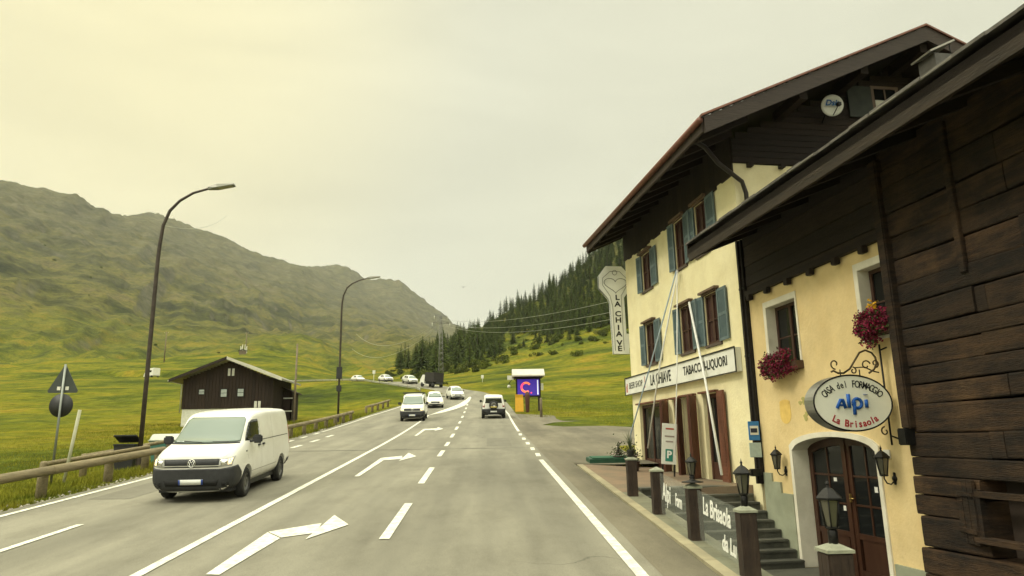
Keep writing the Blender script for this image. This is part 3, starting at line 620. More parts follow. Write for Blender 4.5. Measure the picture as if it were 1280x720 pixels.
# satellite dish
q=thing('satellite_dish','round white satellite dish with blue lettering on the dark gable boards','dish',FP(-2.56,-1.86,10.2),FR); qb=(2.56,-1.86,10.2)
mb=MB(); mb.M=Matrix.Translation((2.56,-2.28,10.5))@Matrix.Rotation(math.radians(12),4,'X')@Matrix.Rotation(math.radians(-14),4,'Z')
mb.lathe([(0,.06),(.1,.055),(.2,.03),(.27,-.005),(.275,-.02),(.2,.012),(.1,.036),(0,.042)],28,'y'); d=mb.build('dish',mat('dish_white',(.75,.75,.66),(.65,.65,.58),rough=.35),q,qb)
Mt=mb.M
t,f=text_geo('Dsia',.2,.002,1,.2,bold=.006); tb=MB(); tb.M=Mt@Matrix.Translation((0,-.035,.06))@Matrix.Rotation(PI/2,4,'X'); tb.raw(t,f); tb.build('lettering',mat('dish_blue',(.02,.12,.35)),d,qb)
mb=MB(); mb.tube([(2.56,-2.22,10.5),(2.56,-2.0,10.45),(2.5,-1.87,10.2)],.02,8); mb.build('mount',IRON,q,qb)
mb=MB(); mb.tube([(2.56,-2.28,10.24),(2.5,-2.62,10.35)],.012,6); mb.box(2.46,2.54,-2.68,-2.58,10.32,10.4); mb.build('feed_arm',IRON,q,qb)
# long sign board
q=thing('shop_sign','long white shop sign board reading La Chiave above the inn doors','sign',FP(.1,2.9,3.9),FR); qb=(-.1,2.9,3.9)
mb=MB(); mb.box(-.16,-.006,-1.38,7.22,3.92,4.5,bev=.008); bd=mb.build('board',mat('sign_white',(.80,.80,.74),(.72,.72,.66),scale=2,rough=.45,dirt=(.4,.38,.3),dirt_amt=.25),q,qb)
mb=MB(); mb.box(-.185,-.164,-1.4,7.24,4.485,4.52);mb.box(-.185,-.164,-1.4,7.24,3.90,3.925);mb.box(-.185,-.164,-1.4,-1.375,3.925,4.485);mb.box(-.185,-.164,7.215,7.24,3.925,4.485); mb.build('frame',IRON,q,qb)
INK=mat('sign_black',(.015,.017,.016),rough=.5)
def sign_text(st,size,s_c,z_c,xs,shear=0,bold=.004,m=INK,off=-.166,rise=0,name='lettering',parent=None):
    # reads from far (left in view) to near: direction -y
    cs=0
    tb=MB(); t,f=text_geo(st,size,.002,xs,shear,bold=bold)
    tb.M=Matrix(((0,0,-1,off),(-1,0,0,s_c),(0,1,0,z_c),(0,0,0,1))); tb.raw(t,f); return tb.build(name,m,parent or q,qb)
sign_text('BEER SHOP',.30,6.1,4.20,.95,.1,bold=.0); sign_text('LA CHIAVE',.47,3.72,4.20,.78,bold=.008); sign_text('TABACCHI-LIQUORI',.34,.46,4.22,.90,bold=.007)
mb=MB(); mb.box(-.168,-.162,7.0,7.1,4.0,4.22); mb.box(-.168,-.162,6.98,7.04,4.2,4.3); mb.build('red_motif',mat('sign_red',(.5,.05,.03)),bd,qb)
mb=MB(); mb.box(-.168,-.162,5.13,5.16,4.02,4.4); mb.build('divider_line',mat('sign_red',(.5,.05,.03)),bd,qb)
# key sign hanging out from the far corner
q=thing('key_shaped_sign','pale key shaped hanging sign with a heart at the far corner of the inn','sign',FP(.3,7.3,5.35),FR); qb=(-.3,7.3,5.35)
# outline in (off,z): off = distance from facade; local x=-off
def kp(px,py): # pixel of the closeup (scale 5.15, origin 740,320)
    x=737.5+px/5.15; y=320+py/5.15; return (-(.90-(x-750)*(1.22/40)),8.64-(y-334)*(3.25/109))
out=[(100,70),(200,70),(258,135),(258,205),(208,275),(212,505),(255,505),(255,530),(238,530),(238,562),(258,562),(258,592),(225,592),(225,632),(127,632),(118,310),(108,280),(52,215),(52,135)]
poly=[kp(*p) for p in out]
mb=MB(); mb.prism(poly,'xz',7.22,7.36); bd=mb.build('panel_edge',mat('key_black',(.02,.02,.02),rough=.5),q,qb)
cx=sum(p[0] for p in poly)/len(poly); cz=sum(p[1] for p in poly)/len(poly)
bmk=bmesh.new(); fk=bmk.faces.new([bmk.verts.new((p[0],7.215,p[1])) for p in poly]); r_in=bmesh.ops.inset_region(bmk,faces=[fk],thickness=.045)
core=[f for f in bmk.faces if f is fk]; 
inner=[v.co.copy() for v in fk.verts]; bmk.free()
mb=MB(); mb.prism([(v.x,v.z) for v in inner],'xz',7.205,7.375); face=mb.build('panel',mat('key_panel',(.82,.84,.80),(.76,.78,.74),rough=.4),q,qb)
LN=mat('key_lines',(.10,.10,.09))
hp=[]
for i in range(41):
    t=2*PI*i/40; x=16*math.sin(t)**3; y=13*math.cos(t)-5*math.cos(2*t)-2*math.cos(3*t)-math.cos(4*t); c=kp(157,190); hp.append((c[0]+x/16*.43,7.2,c[1]+y/17*.33))
mb=MB(); mb.tube(hp,.010,6,cap=False)
c=kp(155,112); mb.tube([(c[0]+.085*math.cos(2*PI*i/20),7.2,c[1]+.09*math.sin(2*PI*i/20)) for i in range(21)],.009,6,cap=False)
inn=[(125,105),(188,105),(230,150),(230,195),(190,262),(192,610)]; mb.tube([(kp(*p)[0],7.2,kp(*p)[1]) for p in inn],.008,5); inn=[(125,105),(75,150),(75,195),(118,262),(133,330),(137,612)]; mb.tube([(kp(*p)[0],7.2,kp(*p)[1]) for p in inn],.008,5)
mb.build('outline',LN,face,qb)
tb=MB()
for ch,py in zip('LACHIAVE',(275,318,380,420,468,508,565,600)):
    t,f=text_geo(ch,.265,.003,1.25,bold=.008); c=kp(168 if ch!='I' else 166,py); Mx=Matrix(((1,0,0,c[0]-(.02)),(0,0,-1,7.2),(0,1,0,c[1]),(0,0,0,1))); 
    tb.raw(t,f,M=Mx)
tb.build('lettering',INK,face,qb)
for zz in (8.05,7.55,6.35):
    mb=MB(); mb.tube([(.25 if True else 0,7.08,zz),(-.02,7.28,zz),(-.25,7.28,zz)],.02,8); mb.build('bracket',IRON,q,qb)
# ------------------------------------------------------------------ lower ochre shop
A2=thing('cheese_shop','low ochre plastered shop with arched double door, under a dark overhanging roof','building',FP(0,-4.4,.35),FR); ab=(0,-4.4,.35)
aw=[(-3.98,-2.72,3.85,5.2),(-6.9,-6.02,4.0,5.25)]
# arch opening s -6.0..-3.25
a0,a1=-5.93,-3.25; spring,crown=2.06,2.36
mb=MB(); wallgrid(mb,-6.98,-1.99,-.4,5.6,aw+[(a0,a1,-1,crown+.02)],0,.6)
# spandrels of the segmental arch
def arch_z(s): t=(s-(a0+a1)/2)/((a1-a0)/2); return spring+(crown-spring)*math.sqrt(max(0,1-t*t*.98))
nA=20
for i in range(nA):
    s0=a0+(a1-a0)*i/nA; s1=a0+(a1-a0)*(i+1)/nA; z0,z1=arch_z(s0),arch_z(s1); zt=crown+.02
    mb.raw([(0,s0,z0),(0,s1,z1),(0,s1,zt),(0,s0,zt),(.6,s0,z0),(.6,s1,z1),(.6,s1,zt),(.6,s0,zt)],[(0,1,2,3),(7,6,5,4),(0,4,5,1),(3,2,6,7)],.5)
mb.build('wall',OCH,A2,ab)
# surround: white band, projecting slightly
def arch_band(mb,w0,w1,x0,x1):
    ptsI=[(a0+w0,-.2)]+[(a0+w0+(a1-a0-2*w0)*i/nA,arch_z(a0+(a1-a0)*i/nA)-w0) for i in range(nA+1)]+[(a1-w0,-.2)]
    ptsO=[(a0-w1,-.2)]+[(a0-w1+(a1-a0+2*w1)*i/nA,arch_z(a0+(a1-a0)*i/nA)+w1) for i in range(nA+1)]+[(a1+w1,-.2)]
    n=len(ptsI); vs=[(x0,)+p for p in ptsI]+[(x0,)+p for p in ptsO]+[(x1,)+p for p in ptsI]+[(x1,)+p for p in ptsO]; fs=[]
    for i in range(n-1): fs+=[(i,i+1,n+i+1,n+i),(2*n+i,3*n+i,3*n+i+1,2*n+i+1),(i,2*n+i,2*n+i+1,i+1),(n+i,n+i+1,3*n+i+1,3*n+i)]
    mb.raw(vs,fs,.5)
mb=MB(); arch_band(mb,.012,.085,-.03,.33); mb.build('door_surround',WHT,A2,ab)
# double door recessed .45
D=MB(); x0,x1=.32,.38; mid=-4.55
def dz(s): return arch_z(s)-.02
def vbar(s,w,zb,zt,xa=x0,xb=x1): D.box(xa,xb,s-w/2,s+w/2,zb,zt)
L0,L1=a1-.04,a0+.04
vbar(L0-.06,.12,-.18,dz(L0-.1)); vbar(L1+.06,.12,-.18,dz(L1+.1)); vbar(mid+.07,.13,-.18,dz(mid)); vbar(mid-.07,.13,-.18,dz(mid))
D.box(x0-.03,x0,mid-.03,mid+.03,-.18,dz(mid))
for za,zb in ((-.18,-.04),(.50,.60)): D.box(x0+.005,x1-.005,L1,L0,za,zb)
for i in range(nA):
    s0=L1+(L0-L1)*i/nA; s1=L1+(L0-L1)*(i+1)/nA; D.raw([(x0-.01,s0,dz(s0)-.15),(x0-.01,s1,dz(s1)-.15),(x0-.01,s1,dz(s1)),(x0-.01,s0,dz(s0)),(x1,s0,dz(s0)-.15),(x1,s1,dz(s1)-.15),(x1,s1,dz(s1)),(x1,s0,dz(s0))],[(0,1,2,3),(7,6,5,4),(0,4,5,1),(3,2,6,7)],.5)
for c in (L0-.62,): vbar(c,.035,.60,2.2,x0+.01,x1-.02)
for c in (mid-.14-(mid-.14-L1)*.35,mid-.14-(mid-.14-L1)*.68): vbar(c,.035,.60,2.2,x0+.01,x1-.02)
for z in (1.10,1.62): D.box(x0+.012,x1-.02,L1+.1,L0-.1,z-.017,z+.017)
for s0,s1 in ((L1+.15,mid-.2),(mid+.2,L0-.15)): D.box(x0+.02,x1-.01,s0,s1,-.04,.50)
dd=D.build('double_door',mat('door_chestnut',(0.0351,0.0132,0.0074),(0.0536,0.0227,0.0124),scale=3,stretch=(1,1,.2),rough=.4,bump=.2),A2,ab)
mb=MB(); mb.box(.35,.355,L1+.1,L0-.1,.60,2.3); mb.build('door_glass',GLD,dd,ab)
mb=MB(); mb.box(x0-.06,x0-.03,mid-.1,mid-.06,1.15,1.3); mb.tube([(x0-.07,mid-.08,1.22),(x0-.07,mid-.2,1.22)],.012,8); mb.build('door_handle',mat('brass',(.5,.35,.12),rough=.35,metal=.9),dd,ab)
for (s,z,w,h) in ((-5.35,1.36,.09,.10),(-4.15,1.5,.10,.07),(-4.1,.98,.08,.09),(-4.35,.97,.08,.09)): mb=MB(); mb.box(.342,.347,s,s+w,z,z+h); mb.build('paper_notice',mat('paper',(.75,.74,.68)),dd,ab)
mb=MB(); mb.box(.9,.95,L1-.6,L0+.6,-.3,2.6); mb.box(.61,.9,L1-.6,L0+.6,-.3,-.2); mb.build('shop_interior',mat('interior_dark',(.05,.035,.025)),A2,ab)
# windows of the ochre shop: splayed white reveals
for s0,s1,z0,z1 in aw:
    mb=MB(); fr=.10
    mb.box(-.022,-.002,s0-.0,s0+fr*.55,z0,z1+.12);mb.box(-.022,-.002,s1,s1+fr,z0,z1+.12);mb.box(-.022,-.002,s0+fr*.55,s1,z1,z1+.12)
    mb.box(-.02,.42,s1-.012,s1-.002,z0,z1); mb.box(-.02,.42,s0+.002,s0+.012,z0,z1); mb.box(-.02,.42,s0+.012,s1-.012,z1-.012,z1-.002); mb.box(-.06,.42,s0,s1,z0-.05,z0+.01)
    w_=mb.build('window_reveal',WHT,A2,ab)
    mb=MB(); a,b=s0+.02,s1-.02
    mb.box(.20,.26,a,a+.07,z0+.01,z1-.015);mb.box(.20,.26,b-.07,b,z0+.01,z1-.015);mb.box(.20,.26,a+.07,b-.07,z1-.085,z1-.015);mb.box(.20,.26,a+.07,b-.07,z0+.01,z0+.08);mb.box(.19,.25,(a+b)/2-.04,(a+b)/2+.04,z0+.08,z1-.085);mb.box(.21,.24,a+.07,b-.07,z0+.62,z0+.65)
    f=mb.build('window',BROWN,A2,ab); mb=MB(); mb.box(.225,.23,a+.07,b-.07,z0+.08,z1-.085); mb.build('pane',GLD,f,ab)
    mb=MB(); n=14
    for side in (0,1):
        for k in range(n):
            c0=(a+.08 if side==0 else (a+b)/2+.05)+k*((b-a)/2-.14)/n; mb.raw([(.235+.012*(k%2),c0,z0+.1),(.235+.012*((k+1)%2),c0+((b-a)/2-.14)/n,z0+.1),(.235+.012*((k+1)%2),c0+((b-a)/2-.14)/n,z1-.1),(.235+.012*(k%2),c0,z1-.1)],[(0,1,2,3)])
    mb.build('curtain',mat('net_curtain',(.10,.075,.055),(.05,.04,.03),scale=8),f,ab)
# pale stone dado with a stepped top edge
mb=MB(); mb.prism([(-2.0,1.95-.35+.0),(-2.35,1.6),(-2.35,1.42),(-2.7,1.42),(-2.7,1.2),(-3.16,1.2),(-3.16,-.4),(-2.0,-.4)],'yz',-.045,-.002); mb.build('stone_dado',mat('dado_stone',(.34,.36,.26),(.26,.28,.20),scale=2,bump=.3,dirt=(.2,.2,.13),dirt_amt=.5),A2,ab); mb=MB(); mb.prism([(-6.09,-.4),(-6.09,.30),(-6.95,.30),(-6.95,-.4)],'yz',-.045,-.002)
mb.build('stone_dado',mat('dado_stone',(.34,.36,.26),(.26,.28,.20),scale=2,bump=.3,dirt=(.2,.2,.13),dirt_amt=.5),A2,ab)
# pale painted patches on the plaster: a yellow tub and faint leaves (worn mural)
MUR=mat('mural_yellow',(.78,.55,.16),(.68,.46,.13),scale=6,rough=.9); 
mb=MB(); c=(-3.12,3.05); mb.prism([(c[0]+.22*math.cos(t),c[1]-.22+.2*math.sin(t)) for t in [i*PI/8 for i in range(8,17)]]+[(c[0]+.2,c[1]+.05),(c[0]-.2,c[1]+.05)],'yz',-.006,-.002)
mb.prism([(c[0]+.2*math.cos(t),c[1]+.03+.055*math.sin(t)) for t in [i*PI/8 for i in range(16)]],'yz',-.010,-.0065); mb.build('wall_painting',MUR,A2,ab)
mb=MB()
random.seed(5)
for k in range(9):
    s,z=-3.9+random.uniform(-.22,.2),2.95+random.uniform(-.25,.2); mb.prism([(s+.06*math.cos(t)*(1+.3*math.sin(3*t)),z+.045*math.sin(t)) for t in [i*PI/5 for i in range(10)]],'yz',-.006-.0003*k,-.002)
mb.build('wall_painting',mat('mural_leaf',(.45,.40,.14),(.36,.33,.12),scale=9,rough=.9),A2,ab)
# timber upper storey above the plaster
mb=MB(); z=5.6; k=0
while z<7.3:
    z2=z+.24; yv=-6.95
    mb.box(-.03-(.012 if k%2 else 0),.3,-6.95,-1.99,z+.004,z2-.006,r=random.random()); z=z2;k+=1
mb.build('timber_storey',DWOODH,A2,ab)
for s in (-2.3,-3.1,-3.95,-4.8,-5.65,-6.45):
    mb=MB(); mb.box(-.16,-.045,s,s+.16,5.47,5.6,bev=.015); mb.build('joist_end',DWOOD,A2,ab)
mb=MB(); mb.box(-.1,-.03,-6.95,-2.0,5.605,5.73); mb.build('sill_beam',DWOOD,A2,ab)
# old log house part at the near end
LH=thing('log_house','old dark log barn of weathered planks beside the cheese shop','building',FP(0,-11,0),FR); lb=(0,-11,0)
random.seed(11)
mb=MB(); z=-.4; k=0
hole=(-9.25,-8.25,.98,1.50)
while z<7.3:
    h=random.uniform(.27,.46); z2=z+h; segs=[(-16.5,-7.02)]
    jut=random.uniform(0,.07)
    if z<2.4: segs=[(-16.5,-6.98+jut*1.4)]
    brk=[random.uniform(-15.5,-8.2) for _ in range(3)]
    cuts=sorted([segs[0][0],segs[0][1]]+brk)
    for a,b in zip(cuts[:-1],cuts[1:]):
        parts=[(a,b)]
        if z2>hole[2] and z<hole[3]:
            parts=[]
            if a<hole[0]: parts.append((a,min(b,hole[0])))
            if b>hole[1]: parts.append((max(a,hole[1]),b))
        for p0,p1 in parts:
            if p1-p0<.03: continue
            r=random.random(); xo=-.10-random.uniform(0,.035); nseg=max(2,int((p1-p0)/.3)); vs=[];fs=[]
            prof=[(0,.0),(-.012,.05),(-.016,.5),(-.013,.93),(0,.995)]
            ph=random.random()*9
            for i in range(nseg+1):
                y=p0+.006+(p1-p0-.012)*i/nseg; wv=.010*math.sin(y*2.3+ph)+.005*random.uniform(-1,1); wz=.012*math.sin(y*1.1+ph*2)
                vs.append((.25,y,z+wz));
                for dx,tz in prof: vs.append((xo+dx+wv,y,z+.008+(h-.016)*tz+wz))
                vs.append((.25,y,z2+wz-.002))
            m_=len(prof)+2
            for i in range(nseg):
                for j in range(m_-1): a_=i*m_+j; fs.append((a_,a_+1,a_+m_+1,a_+m_))
            fs.append(tuple(range(m_))); fs.append(tuple(range(nseg*m_,(nseg+1)*m_))[::-1])
            mb.raw(vs,fs,r)
    z=z2;k+=1
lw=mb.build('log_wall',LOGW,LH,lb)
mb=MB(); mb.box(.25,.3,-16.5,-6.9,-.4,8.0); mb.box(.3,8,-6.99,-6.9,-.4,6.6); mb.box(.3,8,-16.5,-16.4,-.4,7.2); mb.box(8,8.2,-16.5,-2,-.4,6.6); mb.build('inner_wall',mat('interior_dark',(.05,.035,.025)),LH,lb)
mb=MB(); mb.box(-.24,-.05,-7.13,-6.93,2.45,6.9,bev=.02); mb.build('corner_post',LOGW,LH,lb)
mb=MB(); mb.box(-.19,-.12,-10.2,-10.0,3.2,6.9,bev=.01); mb.box(-.19,-.12,-8.62,-8.5,4.6,6.9,bev=.01); mb.build('wall_batten',LOGW,LH,lb)
# small barn opening with board shutter
mb=MB(); mb.box(-.2,-.1,-9.35,-9.25,.9,1.6);mb.box(-.2,-.1,-8.25,-8.17,.9,1.6);mb.box(-.21,-.09,-9.38,-8.13,1.5,1.58);mb.box(-.26,-.08,-9.38,-8.13,.9,.975)
f=mb.build('opening_frame',LOGW,LH,lb)
mb=MB(); mb.M=Matrix.Translation((-.2,-8.2,0))@Matrix.Rotation(math.radians(-14),4,'Z')
for k in range(3): mb.box(-.03,.01,.02+k*.155,.16+k*.155,.86,1.72,r=random.random())
mb.box(-.055,-.031,.02,.48,1.0,1.06); mb.box(-.055,-.031,.02,.48,1.5,1.56); mb.build('board_shutter',LOGW,LH,lb)
mb=MB(); mb.box(-.145,-.135,-8.0,-7.5,2.05,2.07); 
# roof over both (eaves towards the road)
RO=1.42; RZ=6.86; RS=.40
NRr,FRr=-17,-1.98
def roof_at(x): return RZ+(RO+x)*RS
mb=MB()
slope(mb,-RO,RZ-.12,6.2,RZ-.12+(6.2+RO)*RS,NRr,FRr,.13); slope(mb,12.5,RZ-.3,6.2,RZ-.12+(6.2+RO)*RS,NRr,FRr,.13); LR=mb.build('roof_deck',DWOODH,LH,lb)
mb=MB(); yy=NRr
while yy<FRr-.03:
    y2=min(yy+random.uniform(.35,.6),FRr)
    j=random.uniform(0,.035); x=-RO-.06-random.uniform(0,.03); row=0
    while x<6.2:
        x2=min(x+.5,6.2); zA,zB=roof_at(x)+.015+j,roof_at(x2)-.02
        mb.raw([(x,yy+.004,zA),(x2,yy+.004,zB),(x2,y2,zB),(x,y2,zA),(x,yy+.004,zA-.045),(x2,yy+.004,zB-.04),(x2,y2,zB-.04),(x,y2,zA-.045)],[(0,1,2,3),(7,6,5,4),(0,4,5,1),(1,5,6,2),(2,6,7,3),(3,7,4,0)]); x=x2
    yy=y2
mb.build('roof',SLATE,LH,lb)
mb=MB(); mb.box(-RO-.0,-RO+.06,NRr,FRr,RZ-.42,RZ-.12,r=.4); mb.build('eaves_board',mat('eaves_old',(0.0162,0.0108,0.0065),(0.0306,0.0198,0.0119),scale=2,stretch=(1,1,6),bump=.6,rnd=.2),LH,lb)
mb=MB(); slope(mb,-RO,RZ-.02,6.2,RZ-.02+(6.2+RO)*RS,FRr,FRr+.06,.3); mb.build('bargeboard',DWOOD,LH,lb)
mb=MB(); mb.tube([(-RO-.05,NRr,RZ-.02),(-RO-.05,FRr,RZ-.02)],.018,8); mb.build('eaves_trim',mat('gutter_grey',(.20,.19,.165),rough=.5,metal=.4),LH,lb)
yy=-16.4
while yy<-2.2:
    mb=MB(); slope(mb,-RO+.07,RZ-.255,.1,RZ-.255+(RO+.03)*RS,yy,yy+.15,.17); mb.build('rafter',DWOOD,LH,lb); yy+=1.05
# ------------------------------------------------------------------ oval hanging sign
q=thing('oval_hanging_sign','oval white hanging sign reading Casa del Formaggio Alpi on a curled iron bracket','sign',FP(.12,-6.5,3.2),FR); qb=(-.12,-6.5,3.2)
OC=(-.80,2.88); rx,rzv=.70,.455; YF=-6.62
def ell(n,k=1.,d=0): return [(OC[0]+(rx*k-d)*math.cos(2*PI*i/n),OC[1]+(rzv*k-d)*math.sin(2*PI*i/n)) for i in range(n)]
mb=MB(); mb.prism(ell(56),'xz',YF,YF+.26); bx=mb.build('drum',mat('steel_drum',(.42,.42,.40),(.33,.33,.31),scale=2,rough=.32,metal=.8),q,qb)
mb=MB(); mb.prism(ell(56,1,.022),'xz',YF-.006,YF+.05); fc=mb.build('face',mat('oval_white',(.90,.90,.78),(.86,.86,.74),rough=.4),q,qb)
mb=MB(); e=ell(56,1,.008); mb.tube([(a,YF-.004,b) for a,b in e+[e[0]]],.013,8,cap=False); mb.build('rim',IRON,q,qb)
tb=MB(); word='CASA del FORMAGGIO'; n=len(word)
for i,chh in enumerate(word):
    if chh==' ': continue
    t=-.5+(i+.5)/n; ph=PI/2-t*2.25; px=OC[0]+rx*.80*math.cos(ph); pz=OC[1]-.02+rzv*.70*math.sin(ph); tang=math.atan2(rzv*.78*math.cos(ph),-rx*.80*math.sin(ph))+PI
    v,f=text_geo(chh,.165 if chh.isupper() else .155,.002,.70,bold=.002); Mx=Matrix.Translation((px,YF-.009,pz))@Matrix.Rotation(-tang,4,'Y')@Matrix.Rotation(PI/2,4,'X'); tb.raw(v,f,M=Mx)
tb.build('lettering',INK,fc,qb)
tb=MB(); word='La Brisaola'
for i,chh in enumerate(word):
    if chh==' ': continue
    t=-.5+(i+.5)/len(word); ph=-PI/2+t*1.55; px=OC[0]+rx*.80*math.cos(ph); pz=OC[1]+.03+rzv*.82*math.sin(ph); tang=math.atan2(rzv*.82*math.cos(ph),-rx*.8*math.sin(ph))
    v,f=text_geo(chh,.155,.002,.95,bold=.004); Mx=Matrix.Translation((px,YF-.009,pz))@Matrix.Rotation(-tang,4,'Y')@Matrix.Rotation(PI/2,4,'X'); tb.raw(v,f,M=Mx)
tb.build('lettering',mat('sign_crimson',(.42,.02,.03)),fc,qb)
tb=MB(); yb=YF-.012; W=lambda x,z:(OC[0]+x,yb,OC[1]+z); rd=.027
tb.tube([W(-.30,-.085),W(-.225,.05),W(-.19,.055),W(-.15,-.085)],rd,8); tb.tube([W(-.27,-.035),W(-.18,-.035)],rd*.6,8)
tb.tube([W(-.085,.14),W(-.085,-.08)],rd*1.15,8)
tb.tube([W(.065+.075*math.cos(a),-.01+.075*math.sin(a)) for a in [PI+2*PI*i/18 for i in range(19)]],rd,8,cap=False); tb.tube([W(.012,.02),W(.0,-.19)],rd*1.1,8)
tb.tube([W(.225,.05),W(.225,-.08)],rd*1.1,8)
tb.tube([W(.225,.13),W(.225,.135)],rd*1.4,10); tb.build('emblem_lettering',mat('sign_blue',(.01,.10,.42),rough=.5),fc,qb)
mb=MB(); mb.tube([W(-.33,-.012),W(.24,-.012)],.0035,5); 
# bracket scrolls
def scroll(cx,cz,r0,a0,turns,dr,n=26): return [(cx+(r0-dr*i/n)*math.cos(a0+turns*2*PI*i/n),YF+.1,cz+(r0-dr*i/n)*math.sin(a0+turns*2*PI*i/n)) for i in range(n+1)]
mb=MB()
main=[(-1.02,3.42),(-.98,3.44),(-.90,3.40),(-.80,3.40),(-.68,3.47),(-.58,3.60),(-.47,3.74),(-.36,3.78),(-.25,3.74),(-.19,3.66),(-.18,3.56),(-.24,3.46),(-.34,3.40)]
IRG=mat('bronze_iron',(.10,.07,.03),(.06,.045,.025),rough=.45,metal=.5); mb.tube([(a-.04,YF+.1,b-.03) for a,b in main],.017,8); mb.build('bracket_scroll',IRG,q,qb)
for pts in (scroll(-.98,3.52,.085,-PI/2,-.85,.055),scroll(-.42,3.50,.085,PI*.1,.9,.055),scroll(-.25,3.53,.07,-PI/2,.9,.045),scroll(-.66,3.41,.06,PI/2,-.95,.04)):
    mb=MB(); mb.tube(pts,.012,6); mb.build('bracket_curl',IRG,q,qb)
mb=MB(); mb.tube([(-.62,YF+.1,3.46),(-.45,YF+.1,3.47),(-.3,YF+.1,3.40),(-.2,YF+.1,3.38)],.011,6); mb.build('bracket_bar',IRON,q,qb)
mb=MB(); mb.tube([(-.13,YF+.1,3.85),(-.13,YF+.1,2.2)],.016,8); mb.tube([(-.13,YF+.1,3.75),(.0,YF+.1,3.8)],.014,8);mb.tube([(-.13,YF+.1,2.35),(.0,YF+.1,2.3)],.014,8); mb.build('bracket_post',IRON,q,qb)
for s_ in (-.55,-.9):
    mb=MB(); mb.tube([(s_,YF+.1,3.30),(s_,YF+.1,3.43)],.010,6); mb.build('hanger',IRON,q,qb)
mb=MB(); mb.tube(scroll(-.22,2.42,.075,PI/2,.9,.05),.012,6); mb.build('bracket_curl',IRG,q,qb)
# black box (loudspeaker / meter) and small plate by the corner
q=thing('wall_box','small black box bolted beside the oval sign at the log corner','box',FP(.2,-6.98,2.2),FR); qb=(-.2,-6.98,2.2)
mb=MB(); mb.box(-.30,-.12,-7.1,-6.9,2.2,2.46,bev=.015); mb.build('case',IRON,q,qb)
mb=MB(); mb.box(-.12,-.0,-7.03,-6.97,2.3,2.36); mb.build('arm',IRON,q,qb)
mb=MB(); mb.box(-.02,-.003,-6.28,-6.12,1.98,2.12); o=mb.build('door_plate',mat('paper',(.75,.74,.68))); o.location=(FA.x,FA.y,0); o.rotation_euler=(0,0,FR); tag(o,'small pale plate on the ochre wall above the right wall lantern','plate')
# lantern maker (local: origin base centre)
LGL=glassy('lantern_glass',(.085,.08,.055),.15)
def lantern_geo(parent,base,cx,cy,z0,sc_=1.,round_=False):
    w0,w1=.055*sc_,.095*sc_; h=.24*sc_; seg=6
    mb=MB(); mb.lathe([(w0*.9,z0),(w0*1.2,z0+.012*sc_),(w0*1.2,z0+.02*sc_),(w0*.9,z0+.025*sc_)],6,c=(cx,cy,0),smooth=False); zt=z0+.025*sc_+h
    for k in range(seg):
        a=2*PI*k/seg; mb.tube([(cx+w0*math.cos(a),cy+w0*math.sin(a),z0+.02*sc_),(cx+w1*math.cos(a),cy+w1*math.sin(a),zt)],.007*sc_,5)
    mb.lathe([(w1*1.05,zt-.01*sc_),(w1*1.28,zt),(w1*1.28,zt+.012*sc_),(w1*.95,zt+.045*sc_),(w1*.5,zt+.085*sc_),(w1*.18,zt+.10*sc_),(w1*.12,zt+.12*sc_),(w1*.2,zt+.135*sc_),(w1*.08,zt+.155*sc_),(.001,zt+.19*sc_)],6 if not round_ else 16,c=(cx,cy,0),smooth=False)
    fr=mb.build('lantern_cage',IRON,parent,base)
    g=MB(); g.lathe([(w0*.86,z0+.025*sc_),(w1*.9,zt-.012*sc_)],6,c=(cx,cy,0),smooth=False); g.build('lantern_glass',LGL,fr,base); return fr
for s,lab in ((-2.92,'small black wall lantern on the ochre wall left of the arched door'),(-6.32,'black wall lantern right of the arched door by the log corner')):
    q=thing('wall_lantern',lab,'lantern',FP(0,s,1.6),FR,'wall lanterns flanking the arched door'); qb=(0,s,1.6)
    mb=MB(); mb.lathe([(.001,-.004),(.05,-.004),(.045,-.03),(.001,-.035)],12,'x',c=(0,s,1.66)); mb.box(-.02,-.003,s-.03,s+.03,1.56,1.76,bev=.008); mb.build('wall_plate',IRON,q,qb)
    mb=MB(); mb.tube([(-.02,s,1.62),(-.09,s,1.57),(-.16,s,1.59),(-.2,s,1.66),(-.2,s,1.70)],.012,8); mb.build('arm',IRON,q,qb)
    lantern_geo(q,qb,-.2,s,1.70,1.12)
